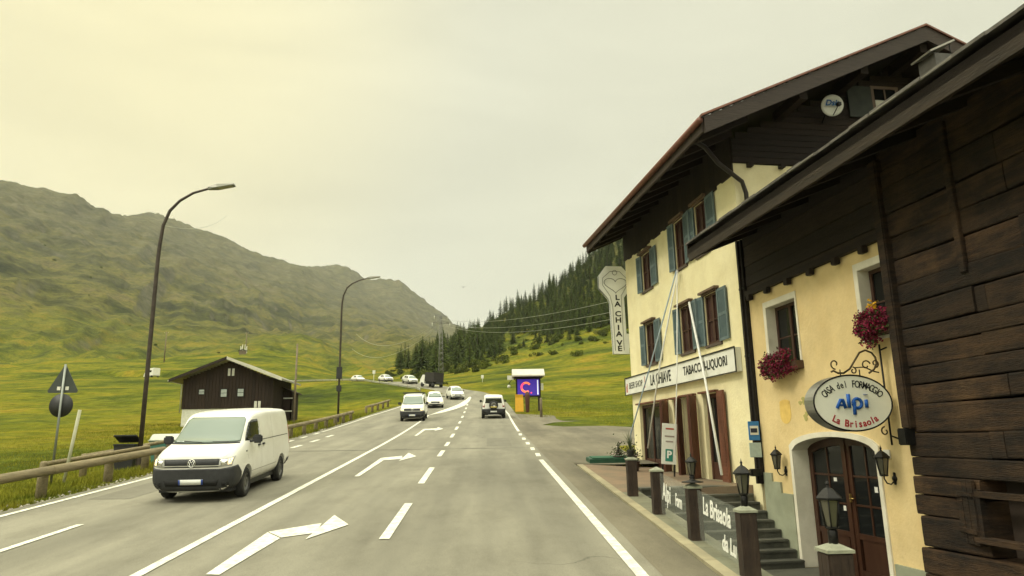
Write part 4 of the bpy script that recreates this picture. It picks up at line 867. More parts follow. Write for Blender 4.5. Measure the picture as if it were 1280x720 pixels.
# ------------------------------------------------------------------ flowers
def leafquad(mb,c,sz,r=None):
    a=Vector((random.gauss(0,1),random.gauss(0,1),random.gauss(0,1))).normalized(); b=a.orthogonal().normalized(); cc=a.cross(b)
    c=Vector(c); mb.raw([tuple(c+b*sz),tuple(c+cc*sz*.6),tuple(c-b*sz),tuple(c-cc*sz*.6)],[(0,1,2,3)],r)
PET=mat('magenta_petal',(.10,.004,.022),(.26,.012,.05),scale=9,rough=.7,rnd=.5); LEAFD=mat('flower_leaf',(.03,.06,.012),(.06,.10,.02),scale=9,rough=.7,rnd=.4)
def flowers(label,s,z,off,rx_,rz2,n,yel=False):
    q=thing('window_flowers',label,'flowers',FP(off,s,z-.2),FR,'flower boxes under the cheese shop windows'); qb=(-off,s,z-.2)
    mb=MB(); mb.box(-off-.02,-off+.16,s-rx_*.9,s+rx_*.9,z-.22,z-.05,bev=.01); mb.build('planter',mat('planter_brown',(.09,.05,.03)),q,qb)
    mb=MB(); lf=MB(); blobs=[(random.uniform(-.62,.62)*rx_,random.uniform(-.75,.35)*rz2,random.uniform(-.12,.05)) for _ in range(11)]
    for i in range(n):
        u,v,wv=random.gauss(0,.42),random.gauss(0,.42),random.gauss(0,.42)
        l=math.sqrt(u*u+v*v+wv*wv)
        if l>1: u/=l;v/=l;wv/=l
        g_=blobs[i%len(blobs)]; c=(-off-.05+wv*.14+g_[2],s+u*rx_*.42+g_[0],z-.02+v*rz2*.55+g_[1])
        cl=random.random()
        for k in range(4): leafquad(mb if random.random()<.8 else lf,(c[0]+random.gauss(0,.02),c[1]+random.gauss(0,.02),c[2]+random.gauss(0,.02)),random.uniform(.018,.034),cl*.7+random.random()*.3)
    tag(mb.build('petals',PET,q,qb),kind='stuff'); tag(lf.build('leaves',LEAFD,q,qb),kind='stuff')
    if yel:
        mb=MB()
        for i in range(60): leafquad(mb,(-off-.12+random.gauss(0,.03),s-.12+random.gauss(0,.05),z+.25+random.gauss(0,.06)),.03)
        tag(mb.build('yellow_flowers',mat('yellow_petal',(.75,.42,.02),rough=.6),q,qb),kind='stuff')
flowers('dark magenta geraniums spilling from the left shop window',-3.38,3.93,.16,.70,.32,1300)
flowers('x',-6.58,4.22,.18,.50,.32,1200,True)
COL.objects['window_flowers.001']['label']='magenta geraniums with a few yellow blooms under the window by the log wall'
# ------------------------------------------------------------------ bollards with pale caps and lanterns
BOLW=mat('bollard_wood',(0.0156,0.0090,0.0060),(0.0330,0.0198,0.0126),scale=4,stretch=(3,3,.5),rough=.8,bump=.6,bscale=12,dirt=(.13,.09,.06),dirt_amt=.4)
CAP=mat('bollard_cap',(.30,.31,.23),(.22,.23,.17),scale=8,rough=.7,bump=.3,dirt=(.15,.14,.1),dirt_amt=.4)
def bollard(x,y,label,h=.93,rz=.0):
    q=thing('timber_bollard',label,'bollard',(x,y,Z(y)+.035),rz,'timber bollards along the kerb'); a=.12 if y<8 else .105
    mb=MB(); mb.box(-a,a,-a,a,-.05,h,bev=.012); mb.build('post',BOLW,q)
    mb=MB(); mb.raw([(-a-.012,-a-.012,h+.001),(a+.012,-a-.012,h+.001),(a+.012,a+.012,h+.001),(-a-.012,a+.012,h+.001),(-a-.012,-a-.012,h+.03),(a+.012,-a-.012,h+.03),(a+.012,a+.012,h+.03),(-a-.012,a+.012,h+.03),(0,0,h+.095)],[(3,2,1,0),(0,1,5,4),(1,2,6,5),(2,3,7,6),(3,0,4,7),(4,5,8),(5,6,8),(6,7,8),(7,4,8)]); mb.build('cap',CAP,q); return q
BP=[(3.33,6.92,'nearest timber bollard standing in front of the arched shop door'),(3.31,9.15,'timber bollard with pointed lantern, second from the near end'),(3.31,11.37,'timber bollard with round based lantern beside La Brisaola lettering'),(3.31,13.7,'timber bollard with a bare pale cap below the parking sign'),(3.31,16.0,'far timber bollard topped by a small plant pot')]
for x,y,l in BP: bollard(x,y,l,.765)
def post_lantern(x,y,label,scl,h=.94,wide=False):
    z=Z(y)+.035+h+.09; q=thing('post_lantern',label,'lantern',(x,y,z),0,'lanterns on the bollards')
    mb=MB()
    if wide: mb.lathe([(.001,0),(.17,.0),(.165,.015),(.06,.03),(.035,.06),(.05,.08),(.03,.10)],20)
    else: mb.lathe([(.001,-.03),(.045,-.03),(.045,.10),(.03,.12)],12)
    mb.build('foot',IRON,q); lantern_geo(q,(0,0,0),0,0,.10 if wide else .115,scl,wide)
post_lantern(3.33,6.92,'black six sided lantern on the nearest bollard',1.05,.765); post_lantern(3.31,9.15,'pointed black lantern on the second nearest bollard',1.0,.765); post_lantern(3.31,11.37,'black lantern with wide round foot on the third nearest bollard',.8,.765,True)
q=thing('potted_plant','thin leafed plant in a small pot on the farthest bollard','plant',(3.31,16.0,Z(16.0)+.035+.765+.09)); mb=MB(); mb.lathe([(.001,-.02),(.06,-.02),(.09,.12),(.095,.13),(.08,.12),(.001,.10)],14); mb.build('pot',mat('dark_pot',(.03,.03,.028)),q)
mb=MB()
for i in range(26):
    a=random.random()*2*PI; l=random.uniform(.25,.48); t=random.uniform(.1,.5); mb.tube([(0,0,.1),(math.cos(a)*t*.12,math.sin(a)*t*.12,.1+l*.6),(math.cos(a)*t*.35,math.sin(a)*t*.35,.1+l)],[.006,.005,.001],4)
mb.build('leaves',mat('grey_leaf',(.05,.07,.03),(.09,.10,.05),scale=6),q)
# glass screens with white lettering between the bollards
SCG=bpy.data.materials.new('screen_glass'); t_,N_,L_=nt(SCG); b_=N_['Principled BSDF']; b_.inputs['Base Color'].default_value=(.5,.55,.5,1); b_.inputs['Alpha'].default_value=.10; b_.inputs['Roughness'].default_value=.05
LWH=mat('white_lettering',(.85,.85,.80),rough=.5)
def screen(y0,y1,label,lines):
    x=3.33; yc=(y0+y1)/2; zb=Z(yc)+.035; q=thing('lettered_screen',label,'screen',(x,yc,zb),0,'clear lettered screens between the bollards')
    g=Z(1)-Z(0); L_=y1-y0
    mb=MB(); a,b=-L_/2,L_/2; vs=[(dx,yy,yy*g+zz) for dx in(-.006,.006) for yy in(a,b) for zz in(.04,.76)]; mb.raw(vs,[(0,1,3,2),(4,6,7,5),(0,2,6,4),(1,5,7,3),(0,4,5,1),(2,3,7,6)]); p=mb.build('pane',SCG,q)
    for txt,u,z,size,xs in lines:
        v,f=text_geo(txt,size,.002,xs,.25,bold=.008); ang=.07
        mb=MB(); mb.raw(v,f,M=Matrix(((0,0,-1,-.010),(-1,0,0,u),(-g,1,0,z+u*g),(0,0,0,1)))); mb.build('lettering',LWH,p)
screen(11.55,13.52,'clear low screen lettered Alpi Form between two bollards',[('Alpi',.58,.44,.44,.8),('Form',-.22,.42,.30,.62)])
screen(9.3,11.2,'clear low screen lettered La Brisaola between two bollards',[('La Brisaola',.12,.56,.35,.78),('da Lu',-.34,.20,.30,.85)])
# ------------------------------------------------------------------ bus stop sign on the corner pipe
q=thing('bus_stop_sign','blue bus stop sign with pale timetable below on the dark pipe','sign',FP(.2,-1.95,1.9),FR); qb=(-.2,-1.95,1.9)
mb=MB(); mb.box(-.33,-.07,-2.06,-2.03,2.3,2.72,bev=.008); p=mb.build('panel',mat('bus_blue',(.03,.20,.52),rough=.4),q,qb)
mb=MB(); mb.box(-.30,-.10,-2.066,-2.062,2.42,2.62);  p2=mb.build('white_field',mat('bus_white',(.75,.76,.72)),p,qb)
mb=MB(); mb.box(-.29,-.13,-2.071,-2.067,2.47,2.565,bev=.002); mb.build('bus_pictogram',mat('bus_dark',(.02,.03,.06)),p,qb)
mb=MB(); mb.box(-.30,-.12,-2.066,-2.062,2.685,2.70);mb.box(-.30,-.12,-2.066,-2.062,2.33,2.345); mb.build('text_line',mat('bus_white',(.75,.76,.72)),p,qb) if False else None
mb=MB(); mb.box(-.34,-.06,-2.055,-2.035,1.93,2.25,bev=.005); p=mb.build('timetable',mat('timetable',(.42,.52,.50),(.36,.45,.44),scale=12,rough=.4),q,qb)
mb=MB(); mb.tube([(-.2,-2.03,2.6),(-.05,-1.98,2.6)],.012,6); mb.tube([(-.2,-2.03,2.1),(-.05,-1.98,2.1)],.012,6); mb.build('bracket',IRON,q,qb)
q=thing('pipe_lamp','small dark lamp box on the corner pipe below the bus sign','lamp',FP(.2,-1.95,1.5),FR); qb=(-.2,-1.95,1.5); mb=MB(); mb.box(-.34,-.1,-2.06,-1.9,1.52,1.68,bev=.02); mb.build('housing',IRON,q,qb)
mb=MB(); mb.box(-.32,-.14,-2.068,-2.06,1.54,1.66); mb.build('lens',GLD,q,qb)
# ------------------------------------------------------------------ parking A-board
q=thing('parking_board','white upright sign board with green parking P on the terrace','sign',FP(.95,1.45,1.42),FR-.15); 
mb=MB(); mb.M=Matrix.Rotation(math.radians(5),4,'Y'); mb.box(-.20,.20,-.02,.02,.28,1.36,bev=.006); p=mb.build('board',mat('board_white',(.72,.72,.66),(.62,.62,.56),scale=3),q)
mb=MB(); mb.M=Matrix.Rotation(math.radians(5),4,'Y'); mb.box(-.10,.10,-.026,-.021,.36,.68,bev=0); g=mb.build('green_square',mat('park_green',(.03,.22,.16)),p)
v,f=text_geo('P',.26,.002,1,bold=.01); tb=MB(); tb.M=Matrix.Rotation(math.radians(5),4,'Y')@Matrix.Translation((0,-.030,.53))@Matrix.Rotation(PI/2,4,'X'); tb.raw(v,f); tb.build('lettering',LWH,p)
for zz,wd,c in ((1.22,.22,(.45,.08,.05)),(1.02,.26,(.3,.25,.22)),(.88,.2,(.35,.3,.27))):
    mb=MB(); mb.M=Matrix.Rotation(math.radians(5),4,'Y'); mb.box(-wd/2,wd/2,-.025,-.021,zz-.02,zz+.02); mb.build('text_line',mat('tl%.2f'%zz,c),p)
for sx in (-.16,.16):
    mb=MB(); mb.M=Matrix.Rotation(math.radians(5),4,'Y'); mb.box(sx-.02,sx+.02,-.015,.015,-.03,.28); mb.build('leg',IRON,q)
# hanging cordons from the window down to the terrace (bunting ropes, folded parasol pole)
def rope(label,pts,rad,m,cat='rope',name='rope'):
    base=pts[-1]; mb=MB(); mb.tube([tuple(Vector(p)-Vector(base)) for p in pts],rad,8); o=mb.build(name,m); o.location=base; tag(o,label,cat); return o
RW=mat('rope_white',(.80,.80,.76),(.7,.7,.66),rough=.6); RB=mat('rope_blue',(.30,.40,.50),(.4,.48,.55),rough=.6)
top=FP(.12,1.95,7.2)
rope('pale blue rope from the upper window down to the far doorway',[top,FP(.3,4.2,4.6),FP(.35,6.3,2.6),FP(.4,6.55,1.5)],.022,RB)
rope('white rope from the upper window ending near the flower pots',[FP(.10,1.9,7.18),FP(.3,3.3,4.6),FP(.45,4.4,2.1)],.026,RW)
rope('thin white rope hanging straight down to the third bollard lantern',[FP(.14,1.85,7.2),FP(.5,1.4,4.6),FP(.9,1.0,1.95)],.016,RW)
rope('thick white pole leaning from the middle window to the terrace edge',[FP(.12,1.2,6.1),FP(.3,.05,3.6),FP(.45,-.75,1.5)],.034,RW,'pole','leaning_pole')
# flower pots on the terrace by the far door
for i,(off,s,sc2,lab) in enumerate(((.95,5.9,1.0,'round pot of pale flowers at the far corner of the inn'),(.9,4.7,1.15,'dark bushy pot beside the big dark doorway'),(1.25,3.4,.9,'low pot with pale blossoms in front of the doors'))):
    x,y,_=FP(off,s,0); z=1.3+max(0,y-19)*.045+.06; q=thing('flower_pot',lab,'flower pot',(x,y,z),0,'flower pots on the terrace')
    mb=MB(); mb.lathe([(.001,-.05),(.13*sc2,-.05),(.19*sc2,.26),(.2*sc2,.28),(.17*sc2,.27),(.001,.24)],18); mb.build('pot',mat('pot_dark',(.05,.03,.025),rough=.6),q)
    mb=MB(); pf=MB()
    for k in range(260): 
        a=random.random()*2*PI; rr=abs(random.gauss(0,.13))*sc2; zz=.3+abs(random.gauss(0,.18))*sc2; leafquad(mb,(rr*math.cos(a),rr*math.sin(a),zz),.035)
        if k%6==0 and i!=1: leafquad(pf,(rr*1.2*math.cos(a),rr*1.2*math.sin(a),zz+.03),.03)
    tag(mb.build('foliage',mat('pot_leaf',(.03,.05,.015),(.07,.08,.03),scale=8,rnd=.4),q),kind='stuff')
    if i!=1: tag(pf.build('blossoms',mat('pale_petal',(.55,.40,.42)),q),kind='stuff')
# green plinth slab near the far end of the terrace
q=thing('display_plinth','low dark green rectangular plinth slab past the end of the paving','plinth',(4.22,23.9,Z(23.9)+.0)); mb=MB()
mb.M=Matrix.Rotation(math.atan(.07),4,'X'); mb.box(-.72,.72,-.45,.45,-.06,.13,bev=.015); mb.build('slab',mat('plinth_green',(.015,.06,.035),(.02,.08,.045),rough=.5),q)
mb=MB(); mb.M=Matrix.Rotation(math.atan(.07),4,'X'); mb.box(-.62,.62,-.36,.36,.131,.16,bev=.008); mb.build('top_mat',mat('plinth_top',(.02,.09,.05),(.03,.11,.06),scale=12,rough=.8),q)
q=None
# ------------------------------------------------------------------ vehicles
TYRE=mat('tyre_rubber',(.018,.018,.018),(.03,.03,.028),scale=20,rough=.85,bump=.2); RIMS=mat('steel_rim',(.16,.16,.155),(.09,.09,.088),scale=5,rough=.45,metal=.6); RIMA=mat('alloy_rim',(.42,.42,.42),rough=.3,metal=.9)
CARW=mat('white_car_paint',(.78,.775,.73),(.72,.71,.66),scale=1.5,rough=.22,spec=.6,dirt=(.45,.41,.33),dirt_scale=2,dirt_amt=.18)
CARG=mat('grey_car_paint',(.42,.43,.42),rough=.25,metal=.3,spec=.6); CARD=mat('dark_car_paint',(.02,.022,.025),rough=.25,spec=.6)
PLB=mat('black_bumper',(.022,.023,.026),(.032,.033,.036),scale=6,rough=.55,bump=.15,bscale=80)
VGL=glassy('vehicle_glass',(.10,.14,.115),.04); VGLS=glassy('vehicle_side_glass',(.012,.014,.014),.05)
CHR=mat('chrome',(.75,.75,.72),rough=.15,metal=1.); HLG=glassy('headlight_glass',(.40,.40,.38),.08); HLON=mat('headlight_lit',(.9,.75,.45),rough=.2,emit=(1,.72,.35),emit_s=1.6); TLR=mat('tail_light_red',(.35,.015,.01),rough=.15,spec=.7); AMB=mat('amber_lens',(.6,.22,.03),rough=.2)
PLT=mat('number_plate',(.72,.73,.70),rough=.4); PLTB=mat('plate_blue',(.02,.06,.3),rough=.4); SEAM=mat('panel_gap',(.10,.098,.09),rough=.8)
class Car:
    """body lofted from stations (y, zbottom, wbottom, zwaist, wwaist, zshoulder, wshoulder, ztop, wtop); front at +y"""
    def __init__(s,root,st,wheels,rw,tw,paint,crown=.03,arch=None,rim=RIMS,well=None,sub=2,flare=0):
        s.root=root; bm=bmesh.new(); ringsv=[]
        for (y,zb,wb,zw,ww,zs,ws,zt,wt) in st:
            half=[(0,zb),(wb*.6,zb),(wb,zb+.06),(ww,(zb+zw)/2+.02),(ww,zw),(ws,zs),((wt+.05,zt-.16) if zt-zs>.3 else (wt+.03,zt-.06*(1 if zt-zs>.1 else .3))),(wt+.015,zt-.03 if zt-zs>.3 else zt-.012),(wt-.09,zt),(wt*.45,zt+crown*.8),(0,zt+crown)]
            pts=half+[(-x,z) for x,z in half[-2:0:-1]]
            ringsv.append([bm.verts.new((x,y,z)) for x,z in pts])
        n=len(ringsv[0])
        for a,b in zip(ringsv[:-1],ringsv[1:]):
            for k in range(n): bm.faces.new((a[k],a[(k+1)%n],b[(k+1)%n],b[k]))
        bm.faces.new(ringsv[0]); bm.faces.new(ringsv[-1][::-1]); bmesh.ops.recalc_face_normals(bm,faces=bm.faces)
        me=bpy.data.meshes.new('tmpcar'); bm.to_mesh(me); bm.free(); o=bpy.data.objects.new('tmpcar',me); COL.objects.link(o)
        md=o.modifiers.new('s','SUBSURF'); md.levels=sub; md.render_levels=sub
        cut=[]
        for (y,z) in wheels:
            cb=MB(); r=arch or rw+.055; cb.lathe([(.001,-1.2),(r,-1.2),(r,-st[len(st)//2][4]+.30),(.001,-st[len(st)//2][4]+.30)],28,'x',c=(0,y,z)); c1=cb.build('tmpcut',paint)
            cb=MB(); cb.lathe([(.001,1.2),(r,1.2),(r,st[len(st)//2][4]-.30),(.001,st[len(st)//2][4]-.30)],28,'x',c=(0,y,z)); c2=cb.build('tmpcut',paint); cut+=[c1,c2]
        for c in cut:
            m=o.modifiers.new('b','BOOLEAN'); m.operation='DIFFERENCE'; m.object=c; m.solver='FAST'
        dg=bpy.context.evaluated_depsgraph_get(); dg.update(); em=bpy.data.meshes.new_from_object(o.evaluated_get(dg))
        nb=MB(); nb.raw([v.co[:] for v in em.vertices],[tuple(p.vertices) for p in em.polygons],.5,True)
        bpy.data.objects.remove(o)
        for c in cut: bpy.data.objects.remove(c)
        s.body=nb.build('body',paint,root); s.body.data.set_sharp_from_angle(angle=math.radians(38)) if hasattr(s.body.data,'set_sharp_from_angle') else None
        bm=bmesh.new(); bm.from_mesh(s.body.data); s.bvh=BVHTree.FromBMesh(bm); bm.free()
        for (y,z) in wheels:
            for sx in (-1,1):
                hw=st[len(st)//2][4]; xo=sx*(hw-.02+flare); xi=sx*(hw-.02-tw+flare)
                mb=MB(); prof=[(rw*.62,xi),(rw*.93,xi),(rw,xi+sx*.03),(rw,xo-sx*.03),(rw*.93,xo),(rw*.64,xo),(rw*.60,xo-sx*.03),(rw*.6,xi)]; mb.lathe(prof,30,'x',c=(0,y,z)); w=mb.build('wheel',TYRE,root)
                mb=MB(); mb.lathe([(rw*.62,xo-sx*.015),(rw*.585,xo-sx*.01),(rw*.55,xo-sx*.05),(rw*.40,xo-sx*.045),(rw*.34,xo-sx*.012),(rw*.18,xo-sx*.008),(rw*.14,xo-sx*.03),(.001,xo-sx*.025)],24,'x',c=(0,y,z))
                if rim is RIMA:
                    for k in range(6): a=2*PI*k/6; mb.M=Matrix.Translation((0,y,z))@Matrix.Rotation(a,4,'X'); mb.box(xo-sx*.03,xo-sx*.004,-.035,.035,rw*.12,rw*.6)
                else:
                    for k in range(10): a=2*PI*k/10; mb.M=Matrix.Translation((0,y,z))@Matrix.Rotation(a,4,'X'); mb.box(xo-sx*.05,xo-sx*.028,-.02,.02,rw*.42,rw*.52,r=0)
                mb.M=Matrix.Identity(4); mb.build('rim',rim,w)
            mb=MB(); mb.tube([(-hw+.1,y,z),(hw-.1,y,z)],.05,8)
    def panel(s,name,poly,view,m,off=.006,parent=None,res=.09,edge=True,thick=.012):
        """poly in (x,z) for front/back, (y,z) for left/right, (x,y) for top"""
        ax={'front':Vector((0,-1,0)),'back':Vector((0,1,0)),'right':Vector((-1,0,0)),'left':Vector((1,0,0)),'top':Vector((0,0,-1))}[view]
        f={'front':lambda p:(p[0],9,p[1]),'back':lambda p:(p[0],-9,p[1]),'right':lambda p:(9,p[0],p[1]),'left':lambda p:(-9,p[0],p[1]),'top':lambda p:(p[0],p[1],9)}[view]
        bm=bmesh.new(); bm.faces.new([bm.verts.new(f(p)) for p in poly])
        u0,u1=min(p[0] for p in poly),max(p[0] for p in poly); v0,v1=min(p[1] for p in poly),max(p[1] for p in poly)
        un={'front':(1,0,0),'back':(1,0,0),'right':(0,1,0),'left':(0,1,0),'top':(1,0,0)}[view]; vn=(0,0,1) if view!='top' else (0,1,0)
        for (a,b,nn) in ((u0,u1,un),(v0,v1,vn)):
            k=max(1,int((b-a)/res))
            for i in range(1,k):
                c=a+(b-a)*i/k; bmesh.ops.bisect_plane(bm,geom=bm.verts[:]+bm.edges[:]+bm.faces[:],plane_co=Vector(nn)*c,plane_no=nn)
        miss=[]
        for v in bm.verts:
            h=s.bvh.ray_cast(v.co,ax)
            if h[0] is None: miss.append(v)
            else: v.co=h[0]-ax*0+h[1]*(off if h[1].dot(ax)<0 else -off)
        if miss: bmesh.ops.delete(bm,geom=miss,context='VERTS')
        # give it a rim going back into the body
        if edge and len(bm.faces):
            be=[e for e in bm.edges if len(e.link_faces)==1]; r=bmesh.ops.extrude_edge_only(bm,edges=be)
            for v in [g for g in r['geom'] if isinstance(g,bmesh.types.BMVert)]: v.co+=ax*(off+thick)
        if not len(bm.faces): bm.free(); return None
        mb=MB(); mb.bm(bm,r=.5,smooth=True); o=mb.build(name,m,parent or s.root); return o
    def both(s,name,poly,m,**k):
        s.panel(name,poly,'right',m,**k); s.panel(name,poly,'left',m,**k)
    def line(s,name,pts,view,m=SEAM,w=.008,off=.001,parent=None):
        for a,b in zip(pts[:-1],pts[1:]):
            pass
        poly=[];d=[]
        P=[Vector(p) for p in pts]; L1=[];R1=[]
        for i,p in enumerate(P):
            t=(P[min(i+1,len(P)-1)]-P[max(i-1,0)]).normalized(); n=Vector((-t.y,t.x))*w/2; L1.append(tuple(p+n)); R1.append(tuple(p-n))
        return s.panel(name,L1+R1[::-1],view,m,off=off,parent=parent or s.body,edge=False,res=.15)
def mirror_pair(root,x,y,z,m,w=.24,h=.18):
    for sx in (-1,1):
        mb=MB(); mb.box(sx*(x+.04),sx*(x+.04+w),y-.07,y+.05,z,z+h,bev=.035); mb.tube([(sx*(x-.06),y,z+.04),(sx*(x+.08),y,z+.06)],.03,6); o=mb.build('mirror',m,root)
        g=MB(); g.box(sx*(x+.065),sx*(x+.015+w),y-.076,y-.070,z+.025,z+h-.025); g.build('mirror_glass',VGLS,o)
def van(label,loc,rz,L_=5.0,rack=False,emblem=True,detail=True,lit=False,cat='van',name='panel_van'):
    q=thing(name,label,cat,loc,rz); h=L_/2; hw=.95
    st=[(h,.42,.62,.60,.70,.80,.66,.92,.55),(h-.05,.24,.72,.62,.84,.88,.80,1.02,.70),(h-.16,.20,.80,.66,.90,.98,.86,1.10,.72),(h-.45,.22,.86,.72,.945,1.08,.90,1.18,.74),(h-.80,.24,.88,.76,.95,1.16,.90,1.25,.74),(h-.98,.24,.88,.78,.95,1.20,.90,1.34,.76),
        (h-1.30,.24,.88,.80,.95,1.24,.90,1.60,.73),(h-1.62,.24,.88,.80,.95,1.26,.905,1.83,.74),(h-1.85,.24,.88,.80,.95,1.27,.91,1.91,.76),(h-2.4,.24,.88,.80,.95,1.28,.915,1.95,.775),(0-.3,.24,.88,.80,.95,1.28,.92,1.96,.78),(-h+.9,.25,.88,.80,.95,1.28,.92,1.96,.78),(-h+.22,.28,.87,.80,.945,1.28,.91,1.95,.77),(-h+.05,.32,.84,.80,.93,1.28,.895,1.92,.75),(-h,.36,.80,.80,.90,1.26,.87,1.88,.72),(-h-.005,.40,.76,.80,.86,1.26,.83,1.84,.68)]
    fy,ry=h-.95,-h+.98
    c=Car(q,st,[(fy,.335),(ry,.335)],.335,.21,CARW,arch=.41)
    # black lower front bumper wrapping round
    c.panel('front_bumper',[(-.80,.26),(.80,.26),(.86,.50),(.87,.77),(.62,.735),(-.62,.735),(-.87,.77),(-.86,.50)],'front',PLB,off=.012,res=.06,thick=.05)
    for v in ('right','left'): c.panel('bumper_side',[(h-.50,.28),(h-.13,.28),(h-.10,.50),(h-.12,.77),(h-.32,.79),(h-.52,.60)],v,PLB,off=.014,res=.05,thick=.04)
    g=c.panel('grille',[(-.60,.765),(.60,.765),(.62,.95),(-.62,.95)],'front',PLB,off=.006)
    for zz in (.79,): c.panel('chrome_strip',[(-.60,zz),(.60,zz),(.60,zz+.022),(-.60,zz+.022)],'front',mat('chrome_soft',(.55,.55,.52),rough=.3,metal=.6),off=.014,parent=g,edge=False)
    c.panel('lower_intake',[(-.55,.36),(.55,.36),(.6,.50),(-.6,.50)],'front',mat('intake_dark',(.008,.008,.008),rough=.8),off=.016)
    for sx in (-1,1):
        o=c.panel('headlight',[(sx*.585,.745+.02),(sx*.84,.795),(sx*.86,.985),(sx*.60,.95)],'front',HLG,off=.012,res=.05)
        c.panel('headlight_lamp',[(sx*.63,.80),(sx*.76,.82),(sx*.76,.93),(sx*.63,.92)],'front',mat('reflector',(.8,.8,.78),rough=.1,metal=1) if not lit else HLON,off=.018,res=.05,parent=o)
        c.panel('headlight_indicator',[(sx*.77,.82),(sx*.82,.83),(sx*.83,.95),(sx*.77,.935)],'front',HLON,off=.018,res=.05,parent=o)
        c.panel('fog_lamp',[(sx*.66,.36),(sx*.80,.37),(sx*.80,.45),(sx*.66,.45)],'front',mat('intake_dark',(.008,.008,.008)),off=.018)
    c.panel('windshield',[(-.77,1.27),(-.4,1.25),(0,1.245),(.4,1.25),(.77,1.27),(.685,1.76),(.62,1.82),(-.62,1.82),(-.685,1.76)],'front',VGL,off=.005,res=.06)
    c.panel('windshield_seal',[(-.78,1.235),(.78,1.235),(.77,1.262),(.4,1.247),(0,1.242),(-.4,1.247),(-.77,1.262)],'front',PLB,off=.009,res=.07)
    dw=[(h-1.05,1.27),(h-1.22,1.42),(h-1.50,1.68),(h-1.68,1.75),(h-2.02,1.76),(h-2.02,1.27)]
    c.both('side_window',dw,VGLS,off=.004,res=.08)
    c.panel('rear_window',[(-.62,1.3),(.62,1.3),(.55,1.72),(-.55,1.72)],'back',VGLS)
    c.panel('rear_bumper',[(-.88,.3),(.88,.3),(.9,.58),(-.9,.58)],'back',PLB,off=.015,thick=.05)
    for v in ('right','left'):
        c.panel('rear_bumper_side',[(-h+.01,.32),(-h+.42,.32),(-h+.40,.56),(-h+.02,.58)],v,PLB,off=.013,res=.08,thick=.03)
        c.line('door_gap',[(h-1.02,1.25),(h-1.0,.95),(h-1.1,.72)],v); c.line('door_gap',[(h-2.10,1.80),(h-2.10,.42),(h-1.42,.36)],v); c.line('door_gap',[(h-3.15,1.80),(h-3.15,.38)],v) if detail else None
        c.line('slide_rail',[(h-2.2,1.235),(-h+.25,1.235)],v,w=.022,off=.001); c.line('body_crease',[(h-1.3,.55),(-h+1.5,.55)],v,w=.010)
        c.panel('door_handle',[(h-1.98,1.10),(h-1.82,1.10),(h-1.82,1.145),(h-1.98,1.145)],v,PLB,off=.025); c.panel('door_handle',[(h-2.34,1.10),(h-2.18,1.10),(h-2.18,1.145),(h-2.34,1.145)],v,PLB,off=.025)
        c.panel('side_indicator',[(h-.99,1.03),(h-.9,1.03),(h-.9,1.055),(h-.99,1.055)],v,AMB if not detail else PLB,off=.006)
        c.panel('tail_light',[(-h+.0,.95),(-h+.12,.95),(-h+.10,1.5),(-h+.01,1.5)],v,TLR,off=.006,res=.05)
    p=c.panel('number_plate',[(-.26,.40),(.26,.40),(.26,.51),(-.26,.51)],'front',PLT,off=.035,thick=.02)
    c.panel('plate_band',[(-.26,.40),(-.225,.40),(-.225,.51),(-.26,.51)],'front',PLTB,off=.037,parent=p); c.panel('plate_band',[(.225,.40),(.26,.40),(.26,.51),(.225,.51)],'front',PLTB,off=.037,parent=p)
    hit=c.bvh.ray_cast(Vector((0,9,.86)),Vector((0,-1,0))); yg=hit[0].y+.02
    if emblem:
        mb=MB(); R_=.082; mb.tube([(R_*math.cos(t),yg,.86+R_*math.sin(t)) for t in [2*PI*i/24 for i in range(25)]],.010,6,cap=False)
        mb.lathe([(.001,yg-.004),(R_,yg-.004)],20,'y',c=(0,0,.86)) if False else None
        mb.tube([(-.040,yg,.925),(0,yg,.865),(.040,yg,.925)],.008,6); mb.tube([(-.062,yg,.905),(-.028,yg,.795),(0,yg,.855),(.028,yg,.795),(.062,yg,.905)],.008,6); mb.build('emblem',CHR,g)
    mirror_pair(q,.90,h-1.30,1.20,PLB,.22,.20)
    if detail:
        for sx in (-1,1):
            mb=MB(); y0=yW=None
            pts=[]
            for (x,z) in ((sx*.55,1.262),(sx*.18,1.275)) if sx<0 else ((.05,1.262),(.5,1.29)):
                hh=c.bvh.ray_cast(Vector((x,9,z)),Vector((0,-1,0))); pts.append(tuple(hh[0]+Vector((0,.02,.01))))
            mb.tube(pts,.010,6); mb.build('wiper',PLB,q)
    if rack:
        for yy in (h-2.0,h-3.1,h-4.1):
            mb=MB(); mb.box(-.78,.78,yy-.03,yy+.03,2.04,2.08); mb.box(-.72,-.66,yy-.025,yy+.025,1.9,2.04); mb.box(.66,.72,yy-.025,yy+.025,1.9,2.04); mb.build('rack_bar',PLB,q)
        mb=MB(); mb.box(-.85,.85,h-1.95,h-1.9,2.05,2.12); mb.build('rack_front',PLB,q)
    mb=MB(); mb.box(-.80,.80,-h+.2,h-.3,.20,.32); mb.build('underbody',PLB,q)
    return q,c
def place(q,x,y,heading):  # heading: direction the vehicle faces; pitch with the slope
    g=(Z(y+.5)-Z(y-.5)); q.location=(x,y,Z(y)+.004)
    f=Vector((math.sin(heading),math.cos(heading),0)); fz=g*f.y; f=Vector((f.x,f.y,fz)).normalized(); r=f.cross(Vector((0,0,1)));r.normalize(); u=r.cross(f)
    q.rotation_euler=Matrix(((r.x,f.x,u.x),(r.y,f.y,u.y),(r.z,f.z,u.z))).to_euler()
q,c=van('white delivery van with black bumper driving towards us, nearest vehicle',(0,0,0),0); place(q,-6.52,19.0,PI-.02)
q,c=van('smaller distant white van with roof bars and lit headlights',(0,0,0),0,4.9,rack=True,lit=True,emblem=True,detail=False); place(q,-5.3,56.4,PI-.03)
